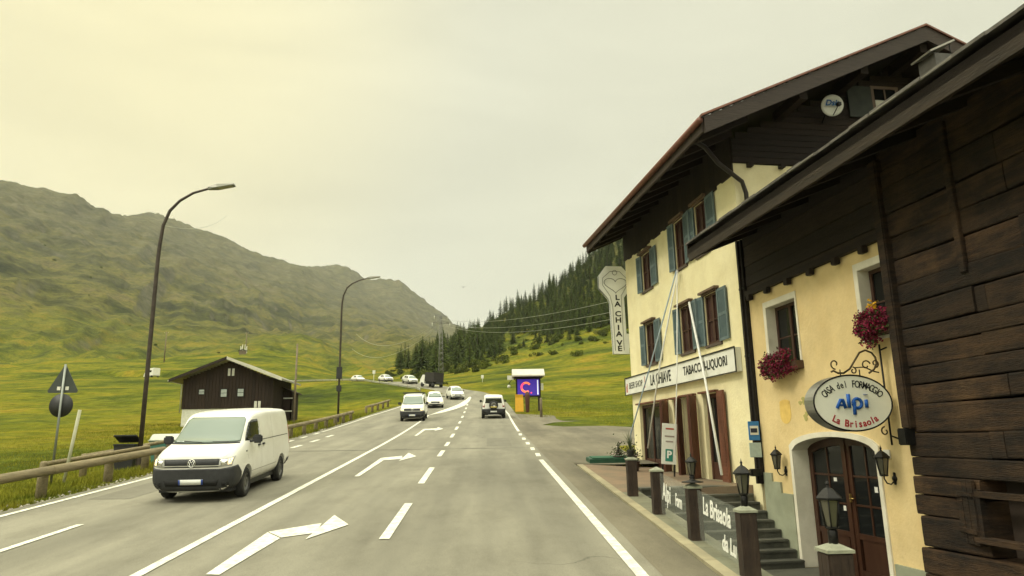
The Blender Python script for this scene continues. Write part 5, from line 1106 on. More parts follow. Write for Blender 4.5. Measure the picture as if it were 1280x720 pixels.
def hatch(label,paint,x,y,hd,kind='hatch',lit=False,cat='car',name='parked_car',length=4.2,ht=1.48,w=.88,rails=False):
    q=thing(name,label,cat); h=length/2; s=ht/1.48
    st=[(h,.42,.50,.50,.62,.60,.60,.68,.50),(h-.08,.24,.66,.52,.80,.68,.76,.76,.62),(h-.35,.20,.74,.58,w,.80,w-.04,.88*s,.68),(h-.8,.20,.78,.62,w,.86*s,w-.03,.97*s,.70),(h-1.10,.20,.78,.64,w,.92*s,w-.04,1.05*s,.70),(h-1.5,.20,.78,.66,w,.95*s,w-.05,1.27*s,.63),(h-1.85,.2,.78,.66,w,.97*s,w-.05,1.42*s,.60),(h-2.3,.2,.78,.66,w,.98*s,w-.05,1.47*s,.59),(h-3.0,.2,.78,.68,w,.99*s,w-.05,1.46*s,.58),(-h+.65,.22,.78,.68,w,1.0*s,w-.06,1.38*s,.56),(-h+.22,.26,.74,.68,w-.03,1.0*s,w-.10,1.12*s,.60),(-h+.04,.3,.68,.66,w-.08,.92*s,w-.14,1.0*s,.58),(-h,.36,.60,.62,w-.16,.84*s,w-.22,.92*s,.5)]
    c=Car(q,st,[(h-.80,.32),(-h+.78,.32)],.32,.2,paint,arch=.375,rim=RIMA,sub=1)
    c.panel('windshield',[(-.66,.98*s),(.66,.98*s),(.54,1.38*s),(-.54,1.38*s)],'front',VGL,off=.006,res=.12)
    c.panel('rear_window',[(-.58,1.05*s),(.58,1.05*s),(.48,1.34*s),(-.48,1.34*s)],'back',VGLS,off=.006,res=.12)
    c.both('side_window',[(h-1.25,1.0*s),(h-1.75,1.30*s),(h-2.05,1.36*s),(h-2.15,1.0*s)],VGLS,off=.006,res=.15); c.both('side_window',[(h-2.23,1.0*s),(h-2.2,1.37*s),(h-2.95,1.35*s),(h-3.2,1.02*s)],VGLS,off=.006,res=.15)
    c.panel('front_bumper',[(-.6,.26),(.6,.26),(.66,.44),(-.66,.44)],'front',PLB,off=.01); c.panel('grille',[(-.4,.52),(.4,.52),(.45,.68),(-.45,.68)],'front',PLB,off=.008)
    c.panel('rear_bumper',[(-.62,.3),(.62,.3),(.64,.5),(-.64,.5)],'back',PLB,off=.01)
    for sx in (-1,1):
        c.panel('headlight',[(sx*.48,.60),(sx*.76,.64),(sx*.74,.78),(sx*.50,.72)],'front',HLON if lit else HLG,off=.012,res=.08); c.panel('tail_light',[(sx*.52,.75),(sx*.72,.75),(sx*.70,.95),(sx*.55,.95)],'back',TLR,off=.012,res=.08)
    c.panel('number_plate',[(-.26,.44),(.26,.44),(.26,.54),(-.26,.54)],'front',PLT,off=.02)
    mirror_pair(q,.84,h-1.45,.98*s,PLB,.16,.13)
    if rails:
        for sx in (-1,1): mb=MB(); mb.tube([(sx*.56,h-1.9,1.47*s),(sx*.57,h-2.0,1.54*s),(sx*.56,-h+.9,1.50*s),(sx*.55,-h+.8,1.42*s)],.02,6); mb.build('roof_rail',PLB,q)
    mb=MB(); mb.box(-.72,.72,-h+.25,h-.25,.17,.3); mb.build('underbody',PLB,q)
    place(q,x,y,hd); return q
hatch('white compact car with open dark side following the distant white van',CARW,-5.0,75.5,PI-.12,lit=True,length=4.3,ht=1.62,name='compact_car')
hatch('white crossover car with dark lower bumper, farthest on the straight',CARW,-3.4,91,PI-.22,length=4.4,ht=1.62,rails=True,name='crossover_car')
FAR=[(-28.2,153.5,.0,'white estate car leftmost on the distant bend',4.7,1.5),(-20.4,139.8,0,'white low car second from left on the distant bend',4.4,1.45),(-14.6,129.2,0,'pale round topped car third from left on the distant bend',4.3,1.5)]
for x,y,_,l,ln_,ht in FAR:
    i=min(range(len(ROADC)),key=lambda k:abs(ROADC[k][1]-y)); d=ROADC[max(i-1,0)]-ROADC[min(i+1,len(ROADC)-1)]; hd=math.atan2(d[0],d[1]); n=np.array([d[1],-d[0]])/np.linalg.norm(d)
    hatch(l,CARW if 'pale' not in l else mat('pale_car_paint',(.66,.66,.58),rough=.25,spec=.6),x+n[0]*-1.7,y+n[1]*-1.7,hd,length=ln_,ht=ht,name='distant_car')
# small truck with dark box on the bend
q=thing('box_truck','small truck with white cab and dark box body on the distant bend','truck')
mb=MB(); mb.box(-.9,.9,-2.2,.9,.9,2.45,bev=.03); mb.build('cargo_box',mat('truck_box',(.022,.02,.018),(.035,.03,.028),rough=.7),q)
mb=MB(); mb.raw([(-.9,1.0,.5),(.9,1.0,.5),(.9,2.5,.5),(-.9,2.5,.5),(-.85,1.0,2.0),(.85,1.0,2.0),(.82,1.75,2.0),(-.82,1.75,2.0),(-.88,2.35,1.2),(.88,2.35,1.2)],[(0,1,2,3),(0,4,5,1),(4,7,6,5),(7,8,9,6),(8,3,2,9),(0,3,8,7,4),(1,5,6,9,2)]); cb=mb.build('cab',CARW,q)
mb=MB(); mb.raw([(-.74,1.83,1.93),(.74,1.83,1.93),(.78,2.33,1.27),(-.78,2.33,1.27)],[(0,1,2,3)]); mb.build('windshield',VGL,cb)
for yy in (-1.7,1.7):
    for sx in (-1,1): mb=MB(); mb.lathe([(.001,sx*.68),(.38,sx*.68),(.38,sx*.9),(.001,sx*.9)],18,'x',c=(0,yy,.38)); mb.build('wheel',TYRE,q)
mb=MB(); mb.box(-.6,.6,-2.5,1.1,.5,.9); mb.build('chassis',PLB,q)
place(q,-8.4,119.5,-.62)
# boxy off-roader seen from behind
q=thing('offroad_car','white boxy off-road car seen from behind with spare wheel on the tailgate','car'); h=2.1; w=.90
st=[(h,.5,.6,.62,.70,.75,.68,.85,.55),(h-.06,.34,.70,.64,.84,.84,.80,.94,.68),(h-.5,.3,.74,.72,w,.96,w-.03,1.06,.74),(h-1.15,.3,.76,.74,w,1.04,w-.03,1.13,.75),(h-1.45,.3,.76,.74,w,1.08,w-.04,1.40,.72),(h-1.75,.3,.76,.76,w,1.10,w-.04,1.70,.70),(h-2.2,.3,.76,.76,w,1.12,w-.04,1.80,.70),(0-.8,.3,.76,.76,w,1.12,w-.04,1.81,.70),(-h+.35,.32,.76,.76,w,1.12,w-.04,1.80,.70),(-h+.06,.36,.74,.76,w-.02,1.12,w-.05,1.72,.68),(-h,.42,.70,.76,w-.05,1.12,w-.09,1.62,.64)]
c=Car(q,st,[(h-.75,.38),(-h+.8,.38)],.38,.25,CARW,arch=.46,rim=RIMA,flare=.06)
c.panel('rear_window',[(-.66,1.20),(.66,1.20),(.60,1.60),(-.60,1.60)],'back',VGLS,off=.006)
c.panel('windshield',[(-.7,1.17),(.7,1.17),(.62,1.65),(-.62,1.65)],'front',VGL,off=.006)
c.both('side_window',[(h-1.5,1.17),(h-1.75,1.60),(h-2.3,1.64),(h-2.3,1.17)],VGLS); c.both('side_window',[(h-2.4,1.17),(h-2.4,1.64),(-h+.3,1.62),(-h+.25,1.17)],VGLS)
c.panel('rear_bumper',[(-.84,.38),(.84,.38),(.84,.76),(-.84,.76)],'back',PLB,off=.09,thick=.2)
for v in ('right','left'): c.panel('fender_flare',[(-h+.05,.42),(-h+.35,.42),(-h+.36,.62),(-h+.55,.84),(-h+.8,.90),(-h+1.06,.84),(-h+1.26,.6),(-h+1.28,.4),(-h+1.38,.4),(-h+1.36,.68),(-h+1.12,.94),(-h+.8,1.0),(-h+.45,.94),(-h+.08,.74)],v,PLB,off=.05,res=.1,thick=.06)
for sx in (-1,1): c.panel('tail_light',[(sx*.70,.88),(sx*.84,.88),(sx*.83,1.14),(sx*.70,1.14)],'back',TLR,off=.012)
mb=MB(); R_=.355; mb.lathe([(.001,-h-.24),(R_*.6,-h-.24),(R_*.93,-h-.23),(R_,-h-.19),(R_,-h-.04),(.001,-h-.02)],28,'y',c=(0,0,1.05)); sp=mb.build('spare_wheel',TYRE,q)
mb=MB(); mb.lathe([(R_*.50,-h-.246),(R_*.55,-h-.252),(R_*.60,-h-.246)],24,'y',c=(0,0,1.05)); mb.build('spare_cover_ring',RIMA,sp)
mb=MB(); mb.box(-.24,.24,-h-.25,-h-.243,.86,.96); mb.build('yellow_patch',mat('spare_yellow',(.55,.45,.12)),sp)
mb=MB(); mb.box(-.25,.25,-h-.13,-h-.12,.50,.61); mb.build('number_plate',PLT,q)
mb=MB(); mb.box(-.45,.45,-h-.10,-h+.1,.28,.34); mb.build('tow_guard',RIMA,q)
mirror_pair(q,.86,h-1.65,1.18,PLB,.2,.2)
mb=MB(); mb.box(-.7,.7,-h+.2,h-.3,.26,.4); mb.build('underbody',PLB,q)
place(q,.93,58.0,.0)
# tiny vehicle across the valley
# ------------------------------------------------------------------ street lamps
GALV=mat('lamp_pole_dark',(.045,.035,.028),(.07,.055,.045),scale=5,rough=.55,metal=.4)
def streetlamp(x,y,label,pts,head,box=False):
    z=min(Z(y)-.6,T(x,y)) ; q=thing('street_lamp',label,'street lamp',(x,y,z),0,'street lamps along the left verge')
    P=[(0,0,0)]+[(a,b,c_) for a,b,c_ in pts]
    mb=MB(); mb.lathe([(.001,0),(.14,0),(.14,.06),(.11,.5),(.10,.9),(.10,1.0)],14); 
    pr=[.078]+[.078-.042*i/len(pts) for i in range(len(pts))]
    mb.tube(P,pr,12); mb.build('pole',GALV,q)
    a=Vector(pts[-1]); b=Vector(head)
    mb=MB(); d=(b-a).normalized(); mb.M=Matrix.Translation(a)@d.to_track_quat('X','Z').to_matrix().to_4x4()
    L_=(b-a).length; mb.raw([(-.1,-.06,-.05),(-.1,.06,-.05),(-.1,.06,.05),(-.1,-.06,.05),(.25,-.17,-.07),(.25,.17,-.07),(.25,.12,.08),(.25,-.12,.08),(L_,-.15,-.06),(L_,.15,-.06),(L_,.10,.0),(L_,-.10,.0)],[(0,1,2,3),(0,4,5,1),(1,5,6,2),(2,6,7,3),(3,7,4,0),(4,8,9,5),(5,9,10,6),(6,10,11,7),(7,11,8,4),(8,11,10,9)])
    hd=mb.build('lamp_head',mat('lamp_head_grey',(.20,.20,.17),rough=.4,metal=.5),q)
    g=MB(); g.M=mb.M; g.box(.28,L_-.08,-.12,.12,-.085,-.066); g.build('lens',mat('lamp_lens',(.35,.33,.26),rough=.2),hd)
    if box:
        mb=MB(); mb.box(-.20,.22,-.20,-.06,3.85,4.75,bev=.02); mb.box(-.16,.16,.06,.14,3.9,4.7,bev=.02); mb.build('warning_box',mat('box_dark',(.03,.03,.03)),q)
        mb=MB(); mb.box(-.16,.2,-.18,-.05,2.9,3.35,bev=.02); mb.build('small_box',mat('box_dark',(.03,.03,.03)),q)
    return q,z
q,z=streetlamp(-12.05,26.0,'tall curved street lamp behind the nearest white van, the taller in view',[(0,0,4),(.0,0,8.0),(.02,0,9.5-.9),(.08,0,9.35),(.28,0,9.95),(.62,0,10.35),(1.1,0,10.66),(1.75,0,10.86)],(2.62,0,11.02))
q,z=streetlamp(-10.75,54.0,'curved street lamp with dark boxes on its pole, farther up the road',[(0,0,4.5),(0,0,9.0),(.02,0,9.7),(.10,0,10.3),(.35,0,10.9),(.75,0,11.25),(1.3,0,11.5),(1.95,0,11.68)],(2.9,0,11.82),True)
# ------------------------------------------------------------------ timber guard rails, signs, containers
RAILW=mat('rail_wood',(.16,.13,.075),(.26,.21,.12),scale=3,stretch=(5,.5,5),rough=.8,bump=.5,bscale=14,dirt=(.08,.07,.04),dirt_amt=.4)
def guardrail(label,pts,postevery=2.9,rad=.105,ht=.62,low=0):
    q=thing('timber_guardrail',label,'guardrail',(pts[0][0],pts[0][1],T(*pts[0])),0,'timber guardrails on the left verge'); bs=tuple(q.location)
    P=[]
    for a,b in zip(pts[:-1],pts[1:]):
        L_=math.hypot(b[0]-a[0],b[1]-a[1]); n=max(1,round(L_/postevery)); P+=[(a[0]+(b[0]-a[0])*i/n,a[1]+(b[1]-a[1])*i/n) for i in range(n)]
    P.append(pts[-1])
    for x,y in P:
        z=T(x,y); mb=MB(); zt=Z(y)+ht-.02 if not low else z+ht; mb.lathe([(.12,z-.3),(.12,zt),(.10,zt+.06),(.001,zt+.08)],10,c=(x,y,0)) if True else None; mb.build('post',RAILW,q,bs)
    for a,b in zip(P[:-1],P[1:]):
        za=(Z(a[1]) if not low else T(*a))+ht; zb=(Z(b[1]) if not low else T(*b))+ht; mb=MB(); off=.17
        dx,dy=b[0]-a[0],b[1]-a[1]; L_=math.hypot(dx,dy); nx,ny=dy/L_*off,-dx/L_*off
        mb.tube([(a[0]+nx,a[1]+ny,za),(b[0]+nx-dx*.002,b[1]+ny-dy*.002,zb)],[rad,rad*.95],10); mb.build('rail',RAILW,q,bs)
    return q
guardrail('near round log guardrail left of the white van',[(-10.75,7),(-10.85,12.2),(-10.75,18.3),(-10.75,24.5)],2.95,.115,.60)
guardrail('log guardrail between the white van and the second lamp',[(-10.6,30),(-10.5,37),(-10.45,57.5)],2.9,.115,.62)
guardrail('short far guardrail behind the distant white van',[(-10.6,66),(-10.2,78)],3,.115,.66)
guardrail('thin side fence leading away to the field behind the near rail',[(-13.1,22.3),(-11.2,24.6)],3,.07,.75,1)
guardrail('weathered field fence beside the black bin',[(-14.2,26.5),(-12.9,27.3),(-11.8,27.8)],2.5,.07,.8,1)
# metal crash barrier on the bend
q=thing('crash_barrier','pale metal crash barrier along the inside of the distant bend','crash barrier',(-9.5,112,Z(112))); bs=tuple(q.location)
ln=offset_line(ROADC[2:9],-4.5); 
ln=[np.array((-8.9,104.)),*ln]
pts=[]
for a,b in zip(ln[:-1],ln[1:]):
    n=max(1,int(np.linalg.norm(b-a)/4)); pts+=[a+(b-a)*i/n for i in range(n)]
for p in pts: mb=MB(); mb.box(p[0]-.07,p[0]+.07,p[1]-.07,p[1]+.07,T(*p)-.3,Z(p[1])+.72); mb.build('post',RAILW,q,bs)
mb=MB()
for dz_ in (.45,.62): mb.tube([(p[0],p[1],Z(p[1])+dz_) for p in pts],.07,8)
mb.build('rail',mat('galvanised',(.42,.42,.36),(.33,.33,.28),rough=.4,metal=.4),q,bs)
# road sign seen from behind
q=thing('road_sign','triangular and round road signs seen from behind on a grey pole','road sign',(-13.0,22.6,T(-13.0,22.6)-.1)); zb=q.location.z; SB=mat('sign_back',(.055,.065,.062),(.075,.085,.08),scale=3,rough=.5,metal=.4)
zt=4.98-zb
mb=MB(); mb.tube([(0,-.05,0),(.03,-.05,zt)],.035,10); mb.build('pole',mat('pole_galv',(.25,.27,.25),rough=.45,metal=.6),q)
mb=MB(); mb.prism([(-.42,zt-.88),(.42,zt-.88),(.46,zt-.82),(.04,zt-.06),(-.04,zt-.06),(-.46,zt-.82)],'xz',0,.02); tr=mb.build('triangle_plate',SB,q)
for sx in (-.12,.13): mb=MB(); mb.box(sx-.05,sx+.05,-.012,-.002,zt-.80,zt-.69); mb.build('clamp',mat('paper',(.75,.74,.68)),tr)
mb=MB(); mb.lathe([(.001,0),(.36,0),(.36,.02),(.001,.02)],32,'y',c=(.0,0,zt-1.27)); mb.build('round_plate',mat('sign_back_dark',(.02,.022,.024),(.03,.03,.03),rough=.5),q)
mb=MB(); x,y=-12.45,22.2; zb=T(x,y); mb.tube([(0,0,-.2),(.26,.0,2.2)],[.045,.05],8); o=mb.build('leaning_stake',mat('pale_stake',(.42,.42,.30),(.34,.34,.24),scale=6,rough=.8)); o.location=(x,y,zb); tag(o,'pale leaning wooden stake beside the road sign pole','stake')
# bins
q=thing('rubbish_bin','black wheeled rubbish bin with its lid ajar beside the lamp','bin',(-12.55,26.1,Z(26.1)-.35),.2)
mb=MB(); mb.raw([(-.26,-.3,.1),(.26,-.3,.1),(.26,.3,.1),(-.26,.3,.1),(-.34,-.38,1.0),(.34,-.38,1.0),(.34,.38,1.0),(-.34,.38,1.0)],[(3,2,1,0),(0,1,5,4),(1,2,6,5),(2,3,7,6),(3,0,4,7)]); mb.box(-.37,.37,-.41,.41,1.0,1.06,bev=.02); mb.build('body',PLB,q)
mb=MB(); mb.M=Matrix.Translation((0,.38,1.1))@Matrix.Rotation(-.28,4,'X'); mb.box(-.38,.38,-.82,0,0,.05,bev=.02); mb.build('lid',PLB,q)
for sx in (-.25,.25): mb=MB(); mb.lathe([(.001,sx-.03),(.1,sx-.03),(.1,sx+.03),(.001,sx+.03)],14,'x',c=(0,.3,.1)); mb.build('wheel',TYRE,q)
q=thing('waste_container','large teal waste container with pale lid behind the white van','container',(-12.6,30.5,T(-12.6,30.5)-.45),.1)
mb=MB(); mb.raw([(-.8,-.5,.15),(.8,-.5,.15),(.8,.5,.15),(-.8,.5,.15),(-.95,-.6,1.2),(.95,-.6,1.2),(.95,.6,1.2),(-.95,.6,1.2)],[(3,2,1,0),(0,1,5,4),(1,2,6,5),(2,3,7,6),(3,0,4,7)]); mb.build('body',mat('container_teal',(.05,.16,.14),(.07,.20,.17),scale=2,rough=.5,dirt=(.15,.15,.12),dirt_amt=.4),q)
mb=MB(); mb.lathe([(.62,-.98),(.62,.98)],20,'x',c=(0,0,.88)); mb.v=[(x,y,max(z,1.2)) for x,y,z in mb.v]; mb.box(-.99,.99,-.65,.65,1.2,1.26,bev=.02); mb.build('lid',mat('container_lid',(.50,.52,.46),(.42,.44,.38),rough=.5),q)
for sx in (-.7,.7): mb=MB(); mb.lathe([(.001,sx-.03),(.1,sx-.03),(.1,sx+.03),(.001,sx+.03)],12,'x',c=(0,-.35,.1)); mb.build('wheel',TYRE,q)
# ------------------------------------------------------------------ dark timber barn
yb=62.; zg=T(-21.8,62)-.3; q=thing('timber_barn','dark timber barn with white plastered base and pale roof edge in the meadow','barn',(-21.8,yb,zg)); z0=zg
e=lambda z:z-z0
BW=mat('barn_boards',(0.0154,0.0085,0.0054),(0.0289,0.0166,0.0108),scale=1.6,stretch=(12,12,.8),rough=.8,bump=.6,bscale=8,rnd=.25)
hwB=3.85; dep=5.5
mb=MB()
xx=-hwB
while xx<hwB-.01:
    x2=min(xx+.28,hwB); top=e(9.72)-.40*max(abs(xx),abs(x2)); mb.raw([(xx+.01,0,e(5.62)),(x2-.01,0,e(5.62)),(x2-.01,0,top),(xx+.01,0,top),(xx+.01,.2,e(5.62)),(x2-.01,.2,e(5.62)),(x2-.01,.2,top),(xx+.01,.2,top)],[(0,1,2,3),(0,4,5,1),(1,5,6,2),(3,7,4,0)]); xx=x2
yy=0.2
while yy<dep:
    for xs_ in (hwB,-hwB+.2): mb.box(xs_-.2,xs_,yy+.01,yy+.32,e(5.62),e(9.72)-.40*hwB)
    yy+=.33
mb.box(-hwB+.2,hwB-.2,.2,.24,e(5.62),e(8.1)); mb.build('timber_wall',BW,q)
mb=MB(); mb.box(-hwB+.08,hwB-.08,.06,dep,0-.4,e(5.60)); mb.build('plaster_base',mat('barn_white',(.70,.70,.62),(.6,.6,.52),rough=.9,dirt=(.3,.28,.2),dirt_amt=.4),q)
ex=4.72; pe,ee=e(9.95),e(9.95)-.40*ex
for sgn in (1,-1):
    mb=MB(); slope(mb,sgn*ex,ee,0,pe,-.75,dep+.3,.14); mb.build('roof',mat('barn_roof',(.30,.29,.25),(.22,.21,.18),scale=3,rough=.6,metal=.2),q)
    mb=MB(); slope(mb,sgn*(ex+.02),ee+.05,0,pe+.05,-.81,-.752,.26); mb.build('bargeboard',mat('pale_barge',(.55,.53,.45),rough=.6) if sgn==1 else DWOOD,q)
mb=MB(); mb.tube([(-ex-.06,-.7,ee-.08),(-ex-.06,dep+.4,ee-.08)],.08,8); mb.tube([(-ex-.06,-.6,ee-.1),(-hwB-.06,-.05,ee-.35),(-hwB-.06,-.06,e(5.3))],.05,6); mb.build('gutter',mat('barn_gutter',(.45,.44,.38),metal=.3),q)
WINC=mat('barn_window_white',(.62,.62,.55),rough=.5)
for cx,cz,ww,hh in ((-2.2,7.05,.42,.38),(-.32,6.93,.48,.62),(1.10,6.95,.48,.62)):
    mb=MB(); mb.box(cx-ww/2-.1,cx+ww/2+.1,-.035,-.003,e(cz)-hh/2-.1,e(cz)+hh/2+.1); f=mb.build('window',DWOOD,q); mb=MB(); mb.box(cx-ww/2,cx+ww/2,-.05,-.036,e(cz)-hh/2,e(cz)-.02);mb.box(cx-ww/2,cx+ww/2,-.05,-.036,e(cz)+.02,e(cz)+hh/2); mb.build('pane',mat('barn_pane',(.42,.46,.44),(.3,.34,.33),rough=.2),f)
for cx in (.02,.36):
    mb=MB(); mb.box(cx-.10,cx+.10,-.05,-.003,e(8.40),e(9.02)); mb.build('gable_window',WINC,q)
for cx in (2.42,2.74):
    mb=MB(); mb.box(cx-.11,cx+.11,-.05,-.003,e(5.64),e(6.2)); mb.build('low_window',WINC,q)
# side balcony with lean-to roof
mb=MB(); mb.box(hwB,hwB+.8,3,3.15,e(4.3),e(7.3)); mb.box(hwB+.7,hwB+.8,3,5.4,e(4.0),e(7.2)); slope(mb,hwB+1.0,e(7.15),hwB,e(7.6),2.6,5.8,.1); mb.build('side_lean_to',BW,q)
for zz in (6.55,5.4): mb=MB(); mb.box(hwB+.1,hwB+.9,2.9,2.98,e(zz),e(zz)+.1); mb.build('balcony_rail',WINC,q)
# ------------------------------------------------------------------ poles, pylon, wires
PW=mat('utility_wood',(.13,.10,.07),(.2,.16,.11),scale=3,rough=.85)
def upole(x,y,z0,h,label,r=.13,arm=True):
    q=thing('utility_pole',label,'utility pole',(x,y,z0)); mb=MB(); mb.tube([(0,0,-1),(0,0,h)],[r,r*.7],8); mb.build('pole',PW,q)
    if arm:
        mb=MB(); mb.box(-.9,.9,-.06,.06,h-.5,h-.38); mb.build('crossarm',PW,q)
        for sx in (-.8,0,.8): mb=MB(); mb.lathe([(.001,h-.38),(.06,h-.36),(.05,h-.15),(.001,h-.12)],8,c=(sx,0,0)); mb.build('insulator',WINC,q)
    return q
def pix(x,y,D):
    a,e_=pixdir(x,y); return (D*math.sin(a),D*math.cos(a),CAMZ+D*e_)
p=pix(367,530,66); upole(p[0],p[1],p[2],7.1,'plain wooden utility pole at the right corner of the barn',.11,False)
for px,py,D,h,l in ((205,452,330,13,'utility pole on the hillside left of the barn roof'),(307,440,370,10,'utility pole on the knoll above the barn')):
    p=pix(px,py,D); z=T(p[0],p[1]); upole(p[0],p[1],z,h,l,.28)
p=pix(551,470,265); zb=T(p[0],p[1]); PYX=(p[0],p[1]); PH=24
q=thing('lattice_pylon','slender lattice power pylon in front of the forest edge','pylon',(p[0],p[1],zb-.5)); q.rotation_euler=(0,0,.3)
mb=MB()
for sx in (-1,1):
    for sy in (-1,1): mb.tube([(sx*.9,sy*.9,0),(sx*.3,sy*.3,PH)],.08,4)
for i in range(12):
    za,zb_=PH*i/12,PH*(i+1)/12; wa,wb=.9-.6*i/12,.9-.6*(i+1)/12
    for sy in (-1,1): mb.tube([(-wa,sy*wa,za),(wb,sy*wb,zb_)],.045,4); mb.tube([(wa,sy*wa,za),(-wb,sy*wb,zb_)],.045,4)
    for sx in (-1,1): mb.tube([(sx*wa,-wa,za),(sx*wb,wb,zb_)],.045,4)
mb.build('lattice',mat('pylon_steel',(.20,.20,.18),rough=.5,metal=.5),q)
ARMS=[(PH-.5,2.6),(PH-3.2,3.4),(PH-6,3.4)]
for zz,wd in ARMS[:2]:
    mb=MB(); mb.tube([(-wd,0,zz),(wd,0,zz)],.09,5); mb.tube([(-wd,0,zz),(0,0,zz+.9)],.05,4); mb.tube([(wd,0,zz),(0,0,zz+.9)],.05,4); mb.build('crossarm',mat('pylon_steel',(.2,.2,.18)),q)
    for sx in (-1,1): mb=MB(); mb.tube([(sx*wd,0,zz),(sx*wd,0,zz-1.3)],.13,6); mb.build('insulator',WINC,q)
WIRE=mat('wire_pale',(.35,.36,.30),(.35,.36,.30),rough=.5,metal=.5)
tags=[(397,372,340,'highest pale power line running from the pylon to the right',2.5),(404,389,340,'upper middle power line from the pylon to the right',2.),(406,400,340,'lower power line from the pylon to the right',3)]
k=0
for (ya,yb2,D,l,sag) in ((399,374,0,'highest pale power line running right from the pylon',2.2),(405,388,0,'second power line running right from the pylon',2.2),(407,397,0,'third power line running right from the pylon',2.6)):
    A_p=Vector(pix(551+k*3,ya,265)); B_p=Vector(pix(775,yb2,120)); pts=[]
    for i in range(25): t=i/24; pt=A_p.lerp(B_p,t); pt.z-=sag*4*t*(1-t); pts.append(tuple(pt-A_p))
    mb=MB(); mb.tube(pts,.035,4); o=mb.build('power_line',WIRE); o.location=A_p; tag(o,l,'power line','power lines right of the pylon'); k+=1
k=0
for xb,yb2,l in ((445,413,'upper power line sagging left from the pylon'),(440,432,'lower power line sagging left from the pylon')):
    A_p=Vector(pix(550,402+k*5,265)); B_p=Vector(pix(xb,yb2+4,520)); pts=[]
    for i in range(25): t=i/24; pt=A_p.lerp(B_p,t); pt.z-=9*4*t*(1-t); pts.append(tuple(pt-A_p))
    mb=MB(); mb.tube(pts,.09,4); o=mb.build('power_line',WIRE); o.location=A_p; tag(o,l,'power line','power lines left of the pylon'); k+=1
# thin cable from the first lamp
A_p=Vector((-12.0,26,10.6)); B_p=Vector(pix(283,270,60)); pts=[]
for i in range(17): t=i/16; pt=A_p.lerp(B_p,t); pt.z-=.5*4*t*(1-t); pts.append(tuple(pt-A_p))
mb=MB(); mb.tube(pts,.010,4); o=mb.build('cable',WIRE); o.location=A_p; tag(o,'thin cable leaving the near lamp pole towards the right','cable')
# small white object on the knoll and a camper across the field
p=pix(190,467,225); z=T(p[0],p[1]); q=thing('camper_van','tiny white camper parked on the track behind the near lamp','camper',(p[0],p[1],z),.9)
mb=MB(); mb.box(-1.0,1.0,-2.6,1.6,.5,2.7,bev=.12); mb.raw([(-.95,1.6,.5),(.95,1.6,.5),(.95,2.8,.5),(-.95,2.8,.5),(-.9,1.6,2.1),(.9,1.6,2.1),(.9,2.1,2.0),(-.9,2.1,2.0),(-.92,2.7,1.1),(.92,2.7,1.1)],[(0,1,2,3),(4,7,6,5),(7,8,9,6),(8,3,2,9),(0,3,8,7,4),(1,5,6,9,2)]); b_=mb.build('body',CARW,q)
mb=MB(); mb.box(-1.01,1.01,-1.6,.4,1.5,2.1); mb.build('window',VGLS,b_)
for yy in (-1.7,1.9):
    for sx in (-1,1): mb=MB(); mb.lathe([(.001,sx*.75),(.36,sx*.75),(.36,sx*.98),(.001,sx*.98)],14,'x',c=(0,yy,.36)); mb.build('wheel',TYRE,q)
p=pix(303,446,352); z=T(p[0],p[1]); q=thing('field_hut','tiny brown wooden hut on top of the knoll','hut',(p[0],p[1],z),.3); mb=MB(); mb.box(-1.6,1.6,-1,1,-.4,1.7); mb.build('wall',PW,q); mb=MB(); slope(mb,-2,1.6,0,2.3,-1.3,1.3,.12); slope(mb,2,1.6,0,2.3,-1.3,1.3,.12); mb.build('roof',DWOOD,q)
p=pix(304,436,360); z=T(p[0],p[1]); q=thing('white_marker','white lattice marker standing on the knoll behind the barn','marker',(p[0]+.3,p[1],z))
mb=MB()
for x in (-1.5,-.6,.5,1.4): mb.box(x-.14,x+.14,-.1,.1,0,3.4+(.8 if x in(-.6,.5) else 0))
mb.tube([(-1.5,0,1.2),(-.6,0,3.8)],.14,5); mb.tube([(.5,0,1.2),(1.4,0,3.2)],.14,5); mb.box(-1.6,1.5,-.08,.08,1.4,1.7); mb.build('bars',mat('marker_white',(.7,.7,.62)),q)
for px,py,D,h,l in ((467,482,150,2.6,'small white post sign on the meadow beyond the bend'),(603,476,150,1.6,'tiny white marker post in the meadow left of the billboard')):
    p=pix(px,py,D); z=T(p[0],p[1]); q=thing('marker_post',l,'post',(p[0],p[1],z)); mb=MB(); mb.tube([(0,0,-.3),(0,0,h)],.06,6); mb.build('pole',WINC,q); mb=MB(); mb.box(-.3,.3,-.03,.03,h-.7,h,bev=.02); mb.build('plate',WINC,q)
# ------------------------------------------------------------------ billboard with lit screen
q=thing('roofed_billboard','roofed timber billboard with a purple lit screen showing a pink ring','billboard',(4.35,66,Z(66)-.1)); z0=Z(66)-.1; e=lambda z:z-z0
for x in (-1.0,1.0): mb=MB(); mb.box(x-.12,x+.12,-.1,.1,0,e(8.35)); mb.build('post',DWOOD,q)
mb=MB(); mb.box(-1.15,1.15,-.16,.14,e(6.45),e(8.25),bev=.01); cs=mb.build('screen_case',DWOOD,q)
scr=mat('screen_purple',(.05,.03,.25),(.03,.02,.2),emit=(.035,.015,.22),emit_s=1.); mb=MB(); mb.box(-1.02,1.02,-.175,-.162,e(6.58),e(8.08)); s_=mb.build('screen',scr,cs)
pink=mat('screen_pink',(.6,.08,.15),emit=(.85,.06,.18),emit_s=1.); orr=mat('screen_orange',(.8,.2,.1),emit=(1,.22,.10),emit_s=.9)
mb=MB(); cx,cz,R_=-.22,e(7.33),.42; mb.tube([(cx+R_*math.cos(t),-.185,cz+R_*math.sin(t)) for t in [math.radians(35)+math.radians(270)*i/24 for i in range(25)]],.10,8); mb.build('ring_mark',orr,s_)
